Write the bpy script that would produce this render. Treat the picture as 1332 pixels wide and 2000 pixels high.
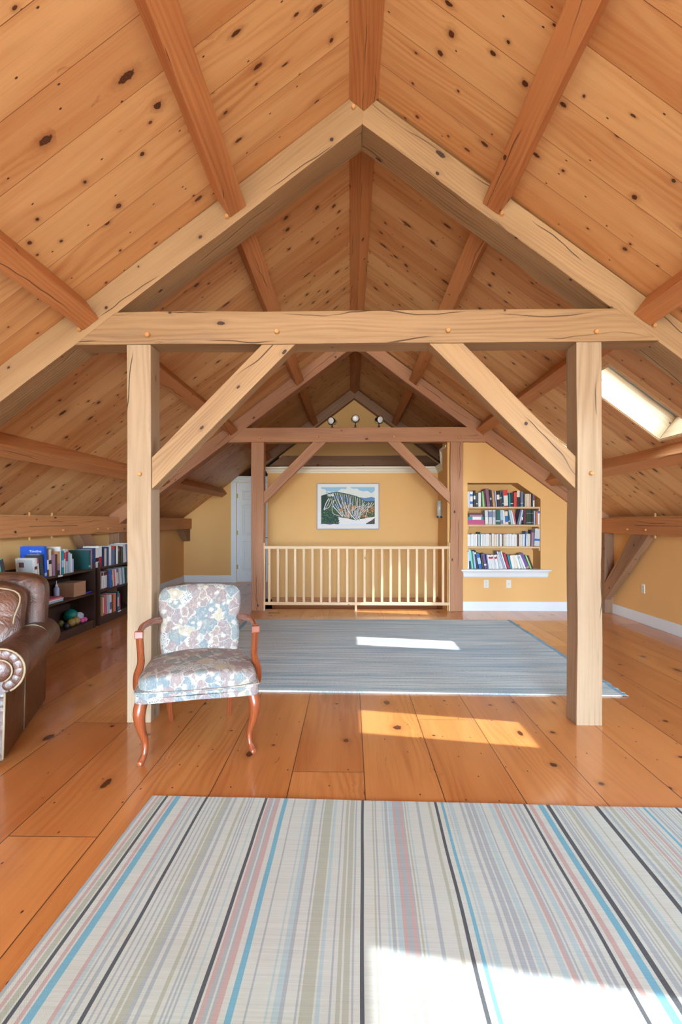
import bpy, bmesh, math, random
from mathutils import Vector, Matrix, noise
for o in list(bpy.data.objects): bpy.data.objects.remove(o)
S = bpy.context.scene
COL = S.collection
R = math.radians
PI = math.pi
RNG = random.Random(7)

# ------------------------------------------------------------------ camera
cam_d = bpy.data.cameras.new('camera'); cam = bpy.data.objects.new('camera', cam_d); COL.objects.link(cam)
cam.location = (0, 0, 1.3); cam.rotation_euler = (R(90), 0, math.atan(18.5/1000))
cam_d.sensor_fit = 'VERTICAL'; cam_d.sensor_height = 36; cam_d.sensor_width = 24; cam_d.lens = 18
cam_d.shift_y = 17/2000; cam_d.clip_start = .02
S.camera = cam
# ------------------------------------------------------------------ view
S.view_settings.view_transform = 'Standard'; S.view_settings.look = 'None'
S.view_settings.gamma = 1; S.view_settings.use_curve_mapping = False
S.view_settings.exposure = 1.06
# ------------------------------------------------------------------ sky and sun
W = bpy.data.worlds.new('world'); S.world = W; W.use_nodes = True
wn = W.node_tree; bg = wn.nodes['Background']; bg.inputs[1].default_value = 42.0
_tc = wn.nodes.new('ShaderNodeTexCoord'); _sp = wn.nodes.new('ShaderNodeSeparateXYZ'); _mr = wn.nodes.new('ShaderNodeMapRange'); _mx = wn.nodes.new('ShaderNodeMix'); _mx.data_type = 'RGBA'
wn.links.new(_tc.outputs['Generated'], _sp.inputs[0]); wn.links.new(_sp.outputs[2], _mr.inputs[0]); _mr.inputs[1].default_value = -.05; _mr.inputs[2].default_value = .15
wn.links.new(_mr.outputs[0], _mx.inputs[0]); _mx.inputs[6].default_value = (.42, .44, .40, 1); _mx.inputs[7].default_value = (.56, .79, 1.0, 1); wn.links.new(_mx.outputs[2], bg.inputs[0])
# bright haze near the horizon, calmer blue overhead
_m2 = wn.nodes.new('ShaderNodeMapRange'); _m2.interpolation_type = 'SMOOTHSTEP'; wn.links.new(_sp.outputs[2], _m2.inputs[0]); _m2.inputs[1].default_value = .22; _m2.inputs[2].default_value = .62
_m2.inputs[3].default_value = 56.0; _m2.inputs[4].default_value = 13.0; wn.links.new(_m2.outputs[0], bg.inputs[1])
SUNDIR = Vector((-.81, .40, -1)).normalized()
sd = bpy.data.lights.new('sun', 'SUN'); sd.energy = 4.4; sd.angle = R(.6); sd.color = (1, .97, .94)
sun = bpy.data.objects.new('sun', sd); COL.objects.link(sun)
sun.rotation_euler = SUNDIR.to_track_quat('-Z', 'Y').to_euler(); sun.location = (6, -4, 8)
def portal(loc, direction, sx, sy):
    d = bpy.data.lights.new('sky_portal', 'AREA'); d.shape = 'RECTANGLE'; d.size = sx; d.size_y = sy; d.cycles.is_portal = True
    o = bpy.data.objects.new('sky_portal', d); COL.objects.link(o); o.location = loc
    o.rotation_euler = Vector(direction).to_track_quat('-Z', 'Z').to_euler(); return o
# openings the daylight comes through: invented windows of the unseen rear gable, and the four skylights
REAR_ADDED = [(-2.45, -.85, .25, 2.05), (-.70, .87, .25, 3.15), (1.02, 2.62, .25, 2.05)]
SKYF = [.54, 2.50, 4.68, 6.66]
for a, b, c, d in REAR_ADDED: portal(((a+b)/2, -6.96, (c+d)/2), (0, 1, 0), b-a, d-c)
for yf in SKYF: portal((2.445+.31*.6, yf-.25, 2.297+.31*.8), (-.6, 0, -.8), .52, .86)

# ------------------------------------------------------------------ node helper
class V:
    def __init__(s, g, sock): s.g = g; s.s = sock
    def _b(a, op, b, rev=False):
        n = a.g.nodes.new('ShaderNodeMath'); n.operation = op
        x, y = (b, a) if rev else (a, b)
        for i, q in enumerate((x, y)):
            if isinstance(q, V): a.g.links.new(q.s, n.inputs[i])
            elif q is not None: n.inputs[i].default_value = q
        return V(a.g, n.outputs[0])
    def __add__(a, b): return a._b('ADD', b)
    __radd__ = __add__
    def __sub__(a, b): return a._b('SUBTRACT', b)
    def __rsub__(a, b): return a._b('SUBTRACT', b, True)
    def __mul__(a, b): return a._b('MULTIPLY', b)
    __rmul__ = __mul__
    def __truediv__(a, b): return a._b('DIVIDE', b)
    def floor(a): return a._b('FLOOR', None)
    def frac(a): return a._b('FRACT', None)
    def abs(a): return a._b('ABSOLUTE', None)
    def sin(a): return a._b('SINE', None)
    def exp(a): return a._b('EXPONENT', None)
    def sqrt(a): return a._b('SQRT', None)
    def pow(a, b): return a._b('POWER', b)
    def min(a, b): return a._b('MINIMUM', b)
    def max(a, b): return a._b('MAXIMUM', b)
    def lt(a, b): return a._b('LESS_THAN', b)
    def gt(a, b): return a._b('GREATER_THAN', b)
    def step(a, lo, hi, t0=0., t1=1.):
        n = a.g.nodes.new('ShaderNodeMapRange'); n.interpolation_type = 'SMOOTHSTEP'
        a.g.links.new(a.s, n.inputs[0])
        for i, q in ((1, lo), (2, hi), (3, t0), (4, t1)):
            if isinstance(q, V): a.g.links.new(q.s, n.inputs[i])
            else: n.inputs[i].default_value = q
        return V(a.g, n.outputs[0])
class G:
    def __init__(s, name):
        s.m = bpy.data.materials.new(name); s.m.use_nodes = True; s.t = s.m.node_tree
        s.nodes = s.t.nodes; s.links = s.t.links
        s.b = s.nodes['Principled BSDF']
    def lk(s, a, b): s.links.new(a.s if isinstance(a, V) else a, b)
    def vec(s, x, y, z=0.):
        n = s.nodes.new('ShaderNodeCombineXYZ')
        for i, q in enumerate((x, y, z)):
            if isinstance(q, V): s.links.new(q.s, n.inputs[i])
            else: n.inputs[i].default_value = q
        return V(s.t, n.outputs[0])
    def uv(s):
        n = s.nodes.new('ShaderNodeUVMap'); q = s.nodes.new('ShaderNodeSeparateXYZ'); s.links.new(n.outputs[0], q.inputs[0])
        return V(s.t, q.outputs[0]), V(s.t, q.outputs[1])
    def obj(s):
        n = s.nodes.new('ShaderNodeTexCoord'); q = s.nodes.new('ShaderNodeSeparateXYZ'); s.links.new(n.outputs['Object'], q.inputs[0])
        return [V(s.t, q.outputs[i]) for i in range(3)]
    def noise(s, v, scale=1., detail=3., rough=.5, dist=0.):
        n = s.nodes.new('ShaderNodeTexNoise'); s.lk(v, n.inputs['Vector'])
        n.inputs['Scale'].default_value = scale; n.inputs['Detail'].default_value = detail
        n.inputs['Roughness'].default_value = rough; n.inputs['Distortion'].default_value = dist
        return V(s.t, n.outputs['Fac'])
    def white(s, w):
        n = s.nodes.new('ShaderNodeTexWhiteNoise'); n.noise_dimensions = '1D'; s.lk(w, n.inputs['W']); return V(s.t, n.outputs['Value'])
    def mix(s, f, a, b, mode='MIX'):
        n = s.nodes.new('ShaderNodeMix'); n.data_type = 'RGBA'; n.blend_type = mode
        if isinstance(f, V): s.lk(f, n.inputs[0])
        else: n.inputs[0].default_value = f
        for i, q in ((6, a), (7, b)):
            if isinstance(q, V): s.lk(q, n.inputs[i])
            else: n.inputs[i].default_value = (*q, 1)
        return V(s.t, n.outputs[2])
    def bump(s, h, strength=.3, dist=.01):
        n = s.nodes.new('ShaderNodeBump'); n.inputs['Strength'].default_value = strength; n.inputs['Distance'].default_value = dist
        s.lk(h, n.inputs['Height']); s.links.new(n.outputs[0], s.b.inputs['Normal'])
    def out(s, col=None, rough=None, spec=None, coat=None, coatr=None, metal=None):
        I = s.b.inputs
        for k, q in (('Base Color', col), ('Roughness', rough), ('Specular IOR Level', spec), ('Coat Weight', coat), ('Coat Roughness', coatr), ('Metallic', metal)):
            if q is None: continue
            if isinstance(q, V): s.lk(q, I[k])
            else: I[k].default_value = (*q, 1) if isinstance(q, tuple) else q
        return s.m
def lin(r, g, b):
    f = lambda c: ((c/255+.055)/1.055)**2.4 if c > 10 else c/255/12.92
    return (f(r), f(g), f(b))

def wood(name, light, dark, knotc=(40, 20, 12), plank=None, off=0., length=None, kden=.4, kcell=(.34, .17), kr=(.008, .026),
         rough=.5, coat=0., coatr=.1, seam=(45, 22, 10), seamw=.0016, var=.5, crack=0., ring=26., weather=0., bstr=.25, gap=None, halo=.6):
    g = G(name); u, v = g.uv()
    if plank:
        t = (v+off)/plank; pid = t.floor(); fr = t.frac(); edge = fr.min(1-fr)*plank
        su = u+g.white(pid*3.71+.5)*9
        if length:
            tl = su/length; jid = tl.floor(); fl = tl.frac(); je = fl.min(1-fl)*length
            ident = pid*17.31+jid*5.17
        else: ident = pid*17.31
        rnd = g.white(ident+.3)
    else:
        rnd = V(g.t, g.nodes.new('ShaderNodeObjectInfo').outputs['Random'])
    pu = u+rnd*37; pv = v+rnd*11
    # knots
    kv = g.vec(pu/kcell[0], pv/kcell[1], 0)
    vo = g.nodes.new('ShaderNodeTexVoronoi'); vo.voronoi_dimensions = '2D'; vo.inputs['Scale'].default_value = 1; g.lk(kv, vo.inputs['Vector'])
    sp = g.nodes.new('ShaderNodeSeparateXYZ'); g.links.new(vo.outputs['Position'], sp.inputs[0])
    sc = g.nodes.new('ShaderNodeSeparateColor'); g.links.new(vo.outputs['Color'], sc.inputs[0])
    c1, c2, c3 = [V(g.t, sc.outputs[i]) for i in range(3)]
    dx = pu-V(g.t, sp.outputs[0])*kcell[0]; dy = pv-V(g.t, sp.outputs[1])*kcell[1]
    wob = g.noise(g.vec(pu, pv, 0), 45, 2)-.5
    act = c1.lt(kden); rk = (c2*c2*(kr[1]-kr[0])+kr[0])
    asp = c3*.8+.35
    d = ((dx*asp)*(dx*asp)+dy*dy).sqrt()*(1+wob*.9)
    q = d/rk
    infl = (q*q*-.09).exp()*act
    v2 = pv-dy*infl*.92
    # grain
    warp = g.noise(g.vec(pu*.55, v2*3.2, rnd*9), 1, 2)
    amp = g.noise(g.vec(pu*.8, v2*4, rnd*3+4), 1, 1).step(.35, .7)
    rings = ((v2*ring+warp*9)*6.2832).sin()*.5+.5
    rings = rings.pow(1.6)*amp
    fib = g.noise(g.vec(pu*2.4, v2*130, 0), 1, 3, .6)
    broad = g.noise(g.vec(pu*.7, v2*7, rnd*5), 1, 3)
    f = rings*.26+fib*.46+broad*.95-.32
    col = g.mix(f.step(.05, .95), lin(*light), lin(*dark))
    if var: col = g.mix((rnd-.5).abs()*2*var, col, g.mix(rnd.gt(.5), lin(*light), lin(*dark)))
    if weather:
        wn = g.noise(g.vec(pu*1.3, pv*6, 3), 1, 4, .6).step(.56, .75)
        col = g.mix(wn*weather, col, lin(120, 100, 80))
    hal = (q*q*-.30).exp()*act
    col = g.mix(hal*halo, col, lin(int(dark[0]*.72), int(dark[1]*.6), int(dark[2]*.48)))
    kn = d.step(rk*1.05, rk*.75)*act
    kin = g.mix(((d*900).sin()*.5+.5)*.7, lin(*knotc), lin(int(dark[0]*.62), int(dark[1]*.5), int(dark[2]*.4)))
    kring = (q-.92).abs().step(.22, .04)*act
    col = g.mix(kn, col, kin); col = g.mix(kring*.85, col, lin(*knotc))
    if plank:
        st = g.noise(g.vec(pu*5.5, pv*16, rnd*21), 1, 3, .55, .7)
        col = g.mix(st.step(.70, .78)*.55, col, lin(int(dark[0]*.62), int(dark[1]*.5), int(dark[2]*.4)))
        pn = g.nodes.new('ShaderNodeTexVoronoi'); pn.voronoi_dimensions = '2D'; pn.inputs['Scale'].default_value = 1; g.lk(g.vec(pu*4.6+7, pv*8.3+3), pn.inputs['Vector'])
        pc_ = g.nodes.new('ShaderNodeSeparateColor'); g.links.new(pn.outputs['Color'], pc_.inputs[0])
        col = g.mix(V(g.t, pn.outputs['Distance']).step(.045, .02)*V(g.t, pc_.outputs[0]).lt(.3), col, lin(*knotc))
    h = fib*.25+rings*.2-kn*.4
    if crack:
        cv = pv*6.3+g.noise(g.vec(pu*1.1, pv*1.5, 1), 1, 3)*1.5
        band = (cv.frac()-.5).abs()*.16
        msk = g.noise(g.vec(pu*1.4, cv.floor()*7.7, 2), 1, 1).step(.50, .58)
        cr = band.step(.0040, .0016)*msk*crack
        col = g.mix(cr, col, lin(45, 26, 15)); h = h-cr*3
    if plank:
        sm = edge.step(seamw, seamw*.45)
        if length: sm = sm.max(je.step(seamw*.9, seamw*.4))
        col = g.mix(sm*.9, col, lin(*seam)); h = h-sm*2.5
    g.bump(h, bstr, .004)
    ro = fib*.12+rough
    return g.out(col, ro, .5, coat, coatr)

M = {}
M['ceil'] = wood('ceiling_pine_boards', (230, 185, 128), (186, 119, 64), plank=.262, off=.03, kden=.66, kcell=(.26, .155), kr=(.005, .018), rough=.42, var=.55, ring=17, halo=.7, seam=(110, 62, 30), seamw=.0019, knotc=(66, 32, 15))
M['floor'] = wood('floor_wide_pine_planks', (214, 146, 82), (172, 98, 44), plank=.37, off=-.07, length=4.6, kden=.5, kcell=(.48, .27), kr=(.008, .024), rough=.30, coat=.55, coatr=.10, var=.55, ring=20, seamw=.0032, seam=(60, 28, 10), knotc=(66, 28, 10), halo=.55)
M['timber'] = wood('hewn_timber', (174, 138, 96), (128, 92, 58), kden=.28, kcell=(.36, .15), kr=(.006, .014), rough=.55, var=.25, crack=.9, weather=.42, ring=34, halo=.4, bstr=.5)
M['timber_red'] = wood('fir_timber', (206, 142, 88), (164, 98, 52), kden=.25, kcell=(.36, .15), kr=(.006, .013), rough=.55, var=.3, crack=.7, weather=.1, ring=34, halo=.4, bstr=.4)
M['timber_post'] = wood('pale_hewn_post', (176, 150, 120), (138, 110, 80), kden=.26, kcell=(.36, .15), kr=(.006, .014), rough=.6, var=.2, crack=.9, weather=.2, ring=30, halo=.35, bstr=.5, knotc=(120, 92, 70))
M['timber_mid'] = wood('brown_fir_timber', (184, 130, 92), (142, 90, 58), kden=.25, kcell=(.36, .15), kr=(.006, .013), rough=.55, var=.3, crack=.9, weather=.15, ring=34, halo=.4, bstr=.4)
M['timber_old'] = wood('grey_brown_timber', (160, 118, 88), (112, 76, 52), kden=.3, kcell=(.3, .15), kr=(.006, .013), rough=.6, var=.3, crack=.8, weather=.5, ring=34, halo=.4, bstr=.4)
M['pine_raw'] = wood('raw_pine_trim', (232, 200, 160), (206, 166, 120), kden=.2, kcell=(.4, .1), kr=(.003, .008), rough=.5, var=.2, ring=30)
M['pine_shaft'] = wood('skylight_shaft_pine', (206, 176, 136), (176, 138, 96), kden=.3, kcell=(.4, .1), kr=(.003, .008), rough=.6, var=.2, ring=30)
M['pine_shelf'] = wood('pine_shelf_board', (226, 188, 138), (200, 156, 104), kden=.1, rough=.5, var=.2)
M['cherry'] = wood('cherry_wood', (156, 80, 44), (104, 46, 24), kden=0., rough=.22, coat=.2, coatr=.2, ring=22, var=.1, bstr=.05)
M['espresso'] = wood('dark_stained_oak', (72, 48, 38), (40, 25, 20), kden=0., rough=.38, ring=24, var=.15, bstr=.15)
M['peg'] = wood('peg_wood', (206, 150, 92), (170, 112, 62), kden=0., var=.2)

def plain(name, rgb, rough=.6, metal=0., var=.0, scale=20, bump=0., coat=0.):
    g = G(name); x, y, z = g.obj()
    n = g.noise(g.vec(x, y, z), scale, 3)
    c = lin(*rgb)
    col = g.mix(n, tuple(k*(1-var) for k in c), tuple(min(1, k*(1+var)) for k in c)) if var else c
    if bump: g.bump(n, bump, .01)
    return g.out(col, rough, .5, coat, .1, metal)
M['wall'] = plain('ochre_painted_plaster', (228, 178, 112), .75, var=.03, scale=3, bump=.03)
M['white'] = plain('white_trim_paint', (226, 230, 232), .35, var=.02)
M['cream'] = plain('cream_trim_paint', (226, 218, 198), .4, var=.02)
M['outlet'] = plain('outlet_plastic', (226, 222, 210), .35)
M['slot'] = plain('dark_slot', (40, 38, 36), .6)
M['black'] = plain('black_metal', (20, 20, 22), .45, .4)
M['bronze'] = plain('grey_bronze_metal', (72, 84, 90), .4, .7)
M['brass'] = plain('brass', (190, 160, 96), .3, .9)
M['lens'] = plain('frosted_lamp_lens', (225, 225, 222), .2, coat=.6)
M['glasscyl'] = plain('opal_glass', (190, 190, 180), .2, coat=.8)
M['alu'] = plain('pale_aluminium', (196, 204, 210), .35, .5)
M['dark'] = plain('dark_void_shade', (44, 26, 18), .9)  # shade of the loft void put into the colour
M['frame'] = plain('grey_brown_picture_frame', (118, 104, 104), .4)
M['mat'] = plain('picture_mat_board', (232, 230, 226), .8)
M['card'] = plain('cardboard', (176, 132, 100), .8, var=.05)
M['pages'] = plain('book_pages', (232, 224, 204), .85, var=.05, scale=200)
M['tile'] = plain('exterior_shingle', (90, 90, 92), .9)
def glass():
    g = G('clear_window_glass'); n = g.nodes; t = n.new('ShaderNodeBsdfTransparent'); t.inputs[0].default_value = (.96, .98, 1, 1)
    gl = n.new('ShaderNodeBsdfGlossy'); gl.inputs['Roughness'].default_value = .02; f = n.new('ShaderNodeFresnel'); f.inputs[0].default_value = 1.35
    mx = n.new('ShaderNodeMixShader'); g.links.new(f.outputs[0], mx.inputs[0]); g.links.new(t.outputs[0], mx.inputs[1]); g.links.new(gl.outputs[0], mx.inputs[2])
    g.links.new(mx.outputs[0], n['Material Output'].inputs[0]); return g.m
M['glass'] = glass()
def leather():
    g = G('brown_leather'); x, y, z = g.obj()
    n = g.noise(g.vec(x, y, z), 4, 4, .6); f = g.noise(g.vec(x, y, z), 260, 2); s = g.noise(g.vec(x, y*3, z), 7, 3, .6, 1.2)
    col = g.mix(n.step(.3, .7), lin(66, 38, 28), lin(112, 72, 52)); col = g.mix(s.step(.60, .8)*.5, col, lin(150, 110, 84))
    g.bump(f*.2+s*2.2, .6, .012); return g.out(col, n*.22+.22, .6, .25, .2)
M['leather'] = leather()
M['piping'] = plain('tan_piping', (158, 138, 108), .5)
def tapestry():
    g = G('dog_tapestry_fabric'); x, y, z = g.obj()
    def vor(scale, feat='F1', src=None):
        n = g.nodes.new('ShaderNodeTexVoronoi'); n.feature = feat; n.inputs['Scale'].default_value = scale; g.lk(src, n.inputs['Vector']); return n
    wx = g.noise(g.vec(x, y, z), 22, 4, .6)-.5; wz = g.noise(g.vec(x+5, y, z), 22, 4, .6)-.5
    q = g.vec(x+wx*.055, y*.8+wz*.04, z+wz*.055)
    a = vor(15, 'F1', q); e = vor(15, 'DISTANCE_TO_EDGE', q)
    sc = g.nodes.new('ShaderNodeSeparateColor'); g.links.new(a.outputs['Color'], sc.inputs[0])
    r = V(g.t, sc.outputs[0]); r2 = V(g.t, sc.outputs[1])
    ramp = g.nodes.new('ShaderNodeValToRGB'); ramp.color_ramp.interpolation = 'CONSTANT'; g.lk(r, ramp.inputs[0])
    cols = [(0, (142, 128, 126)), (.16, (124, 136, 140)), (.33, (150, 134, 130)), (.50, (132, 140, 138)), (.66, (174, 164, 144)), (.80, (182, 182, 176)), (.92, (142, 132, 132))]
    el = ramp.color_ramp.elements
    while len(el) < len(cols): el.new(.5)
    for k, (pos, c) in zip(el, cols): k.position = pos; k.color = (*lin(*c), 1)
    col = V(g.t, ramp.outputs[0])
    # soft second layer of body shapes
    b = vor(27, 'F1', g.vec(x+wz*.05+3, y*.8, z+wx*.05)); sb_ = g.nodes.new('ShaderNodeSeparateColor'); g.links.new(b.outputs['Color'], sb_.inputs[0]); rb = V(g.t, sb_.outputs[0])
    bd = V(g.t, b.outputs['Distance'])
    col = g.mix(rb.gt(.70)*bd.step(.52, .34)*.75, col, lin(196, 192, 182)); col = g.mix(rb.lt(.22)*bd.step(.5, .3)*.5, col, lin(122, 134, 142))
    fur = g.noise(g.vec(x*150+wx*9, y*90, z*26+wz*9), 1, 3, .6, .6)
    col = g.mix(fur.step(.48, .66)*.38, col, lin(194, 190, 178)); col = g.mix(fur.step(.46, .32)*.22, col, lin(112, 114, 118))
    ed = V(g.t, e.outputs['Distance'])
    col = g.mix(ed.step(.075, .02)*r2.gt(.45)*.6, col, lin(200, 196, 182)); col = g.mix(ed.step(.03, .0)*r2.lt(.3)*.5, col, lin(108, 106, 112))
    dots = vor(110, 'F1', g.vec(x, y, z)); dd = V(g.t, dots.outputs['Distance'])
    col = g.mix(dd.step(.34, .26)*r.gt(.80)*r.lt(.92), col, lin(78, 84, 94))
    w = g.noise(g.vec(x*40, y*40, z*40), 14, 2)
    g.bump(w, .25, .004); return g.out(col, .9, .2)
M['tapestry'] = tapestry()
_cc = {}
def cmat(rgb, rough=.5):
    k = (rgb, rough)
    if k not in _cc: _cc[k] = plain('cover_%s_%s_%s' % rgb, rgb, rough, var=.06, scale=60)
    return _cc[k]
def vcol_mat(name, rough, weave=0.):
    g = G(name); n = g.nodes.new('ShaderNodeVertexColor'); n.layer_name = 'Col'; c = V(g.t, n.outputs[0])
    if weave:
        x, y, z = g.obj()
        h = (x*2100).sin()*(y*1500).sin(); nn = g.noise(g.vec(x*3, y*260, 0), 1, 3, .7)
        c = g.mix(nn.step(.35, .75)*.22, c, lin(120, 128, 130)); g.bump(h*.5+nn, .5, .003)
    return g.out(c, rough, .15)

# ------------------------------------------------------------------ mesh helpers
def link(name, bm, mats, parent=None, smooth=False, loc=None):
    bmesh.ops.recalc_face_normals(bm, faces=bm.faces)
    me = bpy.data.meshes.new(name); bm.to_mesh(me); bm.free()
    for m in (mats if isinstance(mats, (list, tuple)) else [mats]): me.materials.append(m)
    if smooth:
        for p in me.polygons: p.use_smooth = True
    o = bpy.data.objects.new(name, me); COL.objects.link(o)
    if parent: o.parent = parent
    if loc: o.location = loc
    return o
def tag(o, label=None, cat=None, group=None, kind=None):
    if label: o['label'] = label
    if cat: o['category'] = cat
    if group: o['group'] = group
    if kind: o['kind'] = kind
    return o
def thing(name, label, cat, loc, rz=0, group=None):
    o = bpy.data.objects.new(name, None); COL.objects.link(o); o.location = loc; o.rotation_euler = (0, 0, rz); o.empty_display_size = .1
    return tag(o, label, cat, group)
def box(bm, x0, x1, y0, y1, z0, z1, mi=0, mat=None):
    vs = [bm.verts.new(Vector((x, y, z)) if mat is None else mat @ Vector((x, y, z))) for x in (x0, x1) for y in (y0, y1) for z in (z0, z1)]
    fs = []
    for q in ((0, 1, 3, 2), (4, 6, 7, 5), (0, 4, 5, 1), (2, 3, 7, 6), (0, 2, 6, 4), (1, 5, 7, 3)):
        f = bm.faces.new([vs[i] for i in q]); f.material_index = mi; fs.append(f)
    return fs
def bevel(bm, w, seg=2):
    bmesh.ops.remove_doubles(bm, verts=bm.verts, dist=1e-6)
    es = [e for e in bm.edges if len(e.link_faces) == 2 and e.calc_face_angle(0) > .5]
    bmesh.ops.bevel(bm, geom=es, offset=w, segments=seg, affect='EDGES', profile=.6, clamp_overlap=True)
def woodbox(name, x0, x1, y0, y1, z0, z1, m, parent=None, axis=None, bv=.002, loc=None):
    bm = bmesh.new(); box(bm, x0, x1, y0, y1, z0, z1); bevel(bm, bv, 1)
    o = link(name, bm, m, parent, loc=loc)
    d = (x1-x0, y1-y0, z1-z0); a = axis or [Vector((1, 0, 0)), Vector((0, 1, 0)), Vector((0, 0, 1))][d.index(max(d))]
    grain(o, a); return o
def grain(o, axis, off=None):
    me = o.data; a = Vector(axis).normalized(); uvl = me.uv_layers.new(name='UVMap') if not me.uv_layers else me.uv_layers[0]
    r = off if off is not None else RNG.random()*5
    ref = Vector((0, 0, 1)) if abs(a.z) < .9 else Vector((0, 1, 0))
    b1 = (ref-a*ref.dot(a)).normalized(); b2 = a.cross(b1)
    for p in me.polygons:
        n = p.normal
        if abs(n.dot(a)) > .92:
            for li in p.loop_indices:
                q = me.vertices[me.loops[li].vertex_index].co; uvl.data[li].uv = (q.dot(b1)*.3+r, q.dot(b2)+r)
        else:
            k = round(math.atan2(n.dot(b2), n.dot(b1))/(PI/4)); an = k*PI/4; c = -b1*math.sin(an)+b2*math.cos(an); sft = (k % 8)*.37
            for li in p.loop_indices:
                q = me.vertices[me.loops[li].vertex_index].co; uvl.data[li].uv = (q.dot(a)+r+sft, q.dot(c)+r+sft)
def prism_xz(name, poly, y0, y1, m, axis, wob=.003, bv=.006, step=.3, parent=None, plane='xz'):
    """polygon in the frame plane given thickness; hand-hewn surface wobble"""
    bm = bmesh.new()
    P = (lambda a, b, t: Vector((a, t, b))) if plane == 'xz' else (lambda a, b, t: Vector((t, a, b)))
    A = [bm.verts.new(P(a, b, y0)) for a, b in poly]; B = [bm.verts.new(P(a, b, y1)) for a, b in poly]
    bm.faces.new(A); bm.faces.new(B[::-1]); n = len(poly)
    for i in range(n): bm.faces.new((A[i], B[i], B[(i+1) % n], A[(i+1) % n]))
    bmesh.ops.recalc_face_normals(bm, faces=bm.faces)
    if bv: bevel(bm, bv, 2)
    ax = Vector(axis).normalized(); ds = [v.co.dot(ax) for v in bm.verts]; lo, hi = min(ds), max(ds); k = lo+step
    while k < hi-.05:
        bmesh.ops.bisect_plane(bm, geom=bm.verts[:]+bm.edges[:]+bm.faces[:], plane_co=ax*k, plane_no=ax); k += step
    if wob:
        sd_ = RNG.random()*90
        for v in bm.verts:
            q = v.co*1.7+Vector((sd_, 0, 0)); d = Vector((noise.noise(q), noise.noise(q+Vector((9, 9, 9))), noise.noise(q-Vector((7, 3, 5)))))
            d -= ax*d.dot(ax); v.co += d*wob*2
    o = link(name, bm, m, parent); grain(o, ax); return o
def tube(bm, pts, rad, seg=10, mi=0, caps=True, flat=None):
    """sweep; rad = number or list; flat=(rx,ry) scale pairs per point"""
    pts = [Vector(p) for p in pts]; n = len(pts); rings = []; up = None
    for i, p in enumerate(pts):
        t = (pts[min(i+1, n-1)]-pts[max(i-1, 0)]).normalized()
        if up is None: up = t.orthogonal().normalized() if flat is None else (Vector((0, 1, 0))-t*t.y).normalized() if abs(t.y) < .9 else (Vector((0, 0, 1))-t*t.z).normalized()
        up = (up-t*up.dot(t)).normalized(); sd2 = t.cross(up)
        r = rad[i] if isinstance(rad, (list, tuple)) else rad
        fx, fy = flat[i] if flat else (1, 1)
        rings.append([bm.verts.new(p+(up*math.cos(2*PI*k/seg)*fx+sd2*math.sin(2*PI*k/seg)*fy)*r) for k in range(seg)])
    for a, b in zip(rings, rings[1:]):
        for k in range(seg):
            f = bm.faces.new((a[k], a[(k+1) % seg], b[(k+1) % seg], b[k])); f.material_index = mi
    if caps:
        f = bm.faces.new(rings[0][::-1]); f.material_index = mi; f = bm.faces.new(rings[-1]); f.material_index = mi
def spline(pts, n=8):
    P = [Vector(p) for p in pts]; out = []
    for i in range(len(P)-1):
        p0, p1, p2, p3 = P[max(i-1, 0)], P[i], P[i+1], P[min(i+2, len(P)-1)]
        for k in range(n):
            t = k/n; out.append(.5*((2*p1)+(p2-p0)*t+(2*p0-5*p1+4*p2-p3)*t*t+(3*p1-p0-3*p2+p3)*t**3))
    out.append(P[-1]); return out
def lerp_list(vals, n):
    out = []
    for i in range(len(vals)-1):
        for k in range(n): out.append(vals[i]+(vals[i+1]-vals[i])*k/n)
    return out+[vals[-1]]
def pad(name, sx, sy, sz, m, parent, fn=None, e=.35, n=14, loc=(0, 0, 0), rot=(0, 0, 0)):
    """soft cushion: subdivided box pulled to a rounded superellipsoid"""
    bm = bmesh.new(); bmesh.ops.create_cube(bm, size=2)
    bmesh.ops.subdivide_edges(bm, edges=bm.edges[:], cuts=n, use_grid_fill=True)
    p = 2/e
    for v in bm.verts:
        c = v.co; k = (abs(c.x)**p+abs(c.y)**p+abs(c.z)**p)**(1/p); mx = max(abs(c.x), abs(c.y), abs(c.z)); c *= mx/k if k else 1
        v.co = Vector((c.x*sx/2, c.y*sy/2, c.z*sz/2))
        if fn: v.co = fn(v.co)
    o = link(name, bm, m, parent, True); o.location = loc; o.rotation_euler = rot; return o
def setst(o): o['kind'] = 'structure'; return o

# ------------------------------------------------------------------ measures of the house
X0 = .085; ZR = 4.065; SL = .75
XL, XR = -3.52, 3.70
YB, YG = -6.8, 10.75
def roofz(x): return ZR-SL*abs(x-X0)
D1, D2, D3 = 3.27, 7.36, 10.55
NR = Vector((.6, 0, .8)); NL = Vector((-.6, 0, .8))

# floor: boards with the stairwell left open
bm = bmesh.new()
for (x0, x1, y0, y1) in ((XL-.1, XR+.1, YB-.1, 7.50), (XL-.1, -1.30, 7.50, YG+.3), (1.44, XR+.1, 7.50, YG+.3)):
    box(bm, x0, x1, y0, y1, -.22, 0)
bmesh.ops.remove_doubles(bm, verts=bm.verts, dist=1e-5)
fl = link('floor', bm, M['floor']); setst(fl)
uvl = fl.data.uv_layers.new(name='UVMap')
for p in fl.data.polygons:
    for li in p.loop_indices:
        q = fl.data.vertices[fl.data.loops[li].vertex_index].co; uvl.data[li].uv = (q.y, q.x) if abs(p.normal.z) > .5 else (q.y+q.x, q.z)

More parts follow.
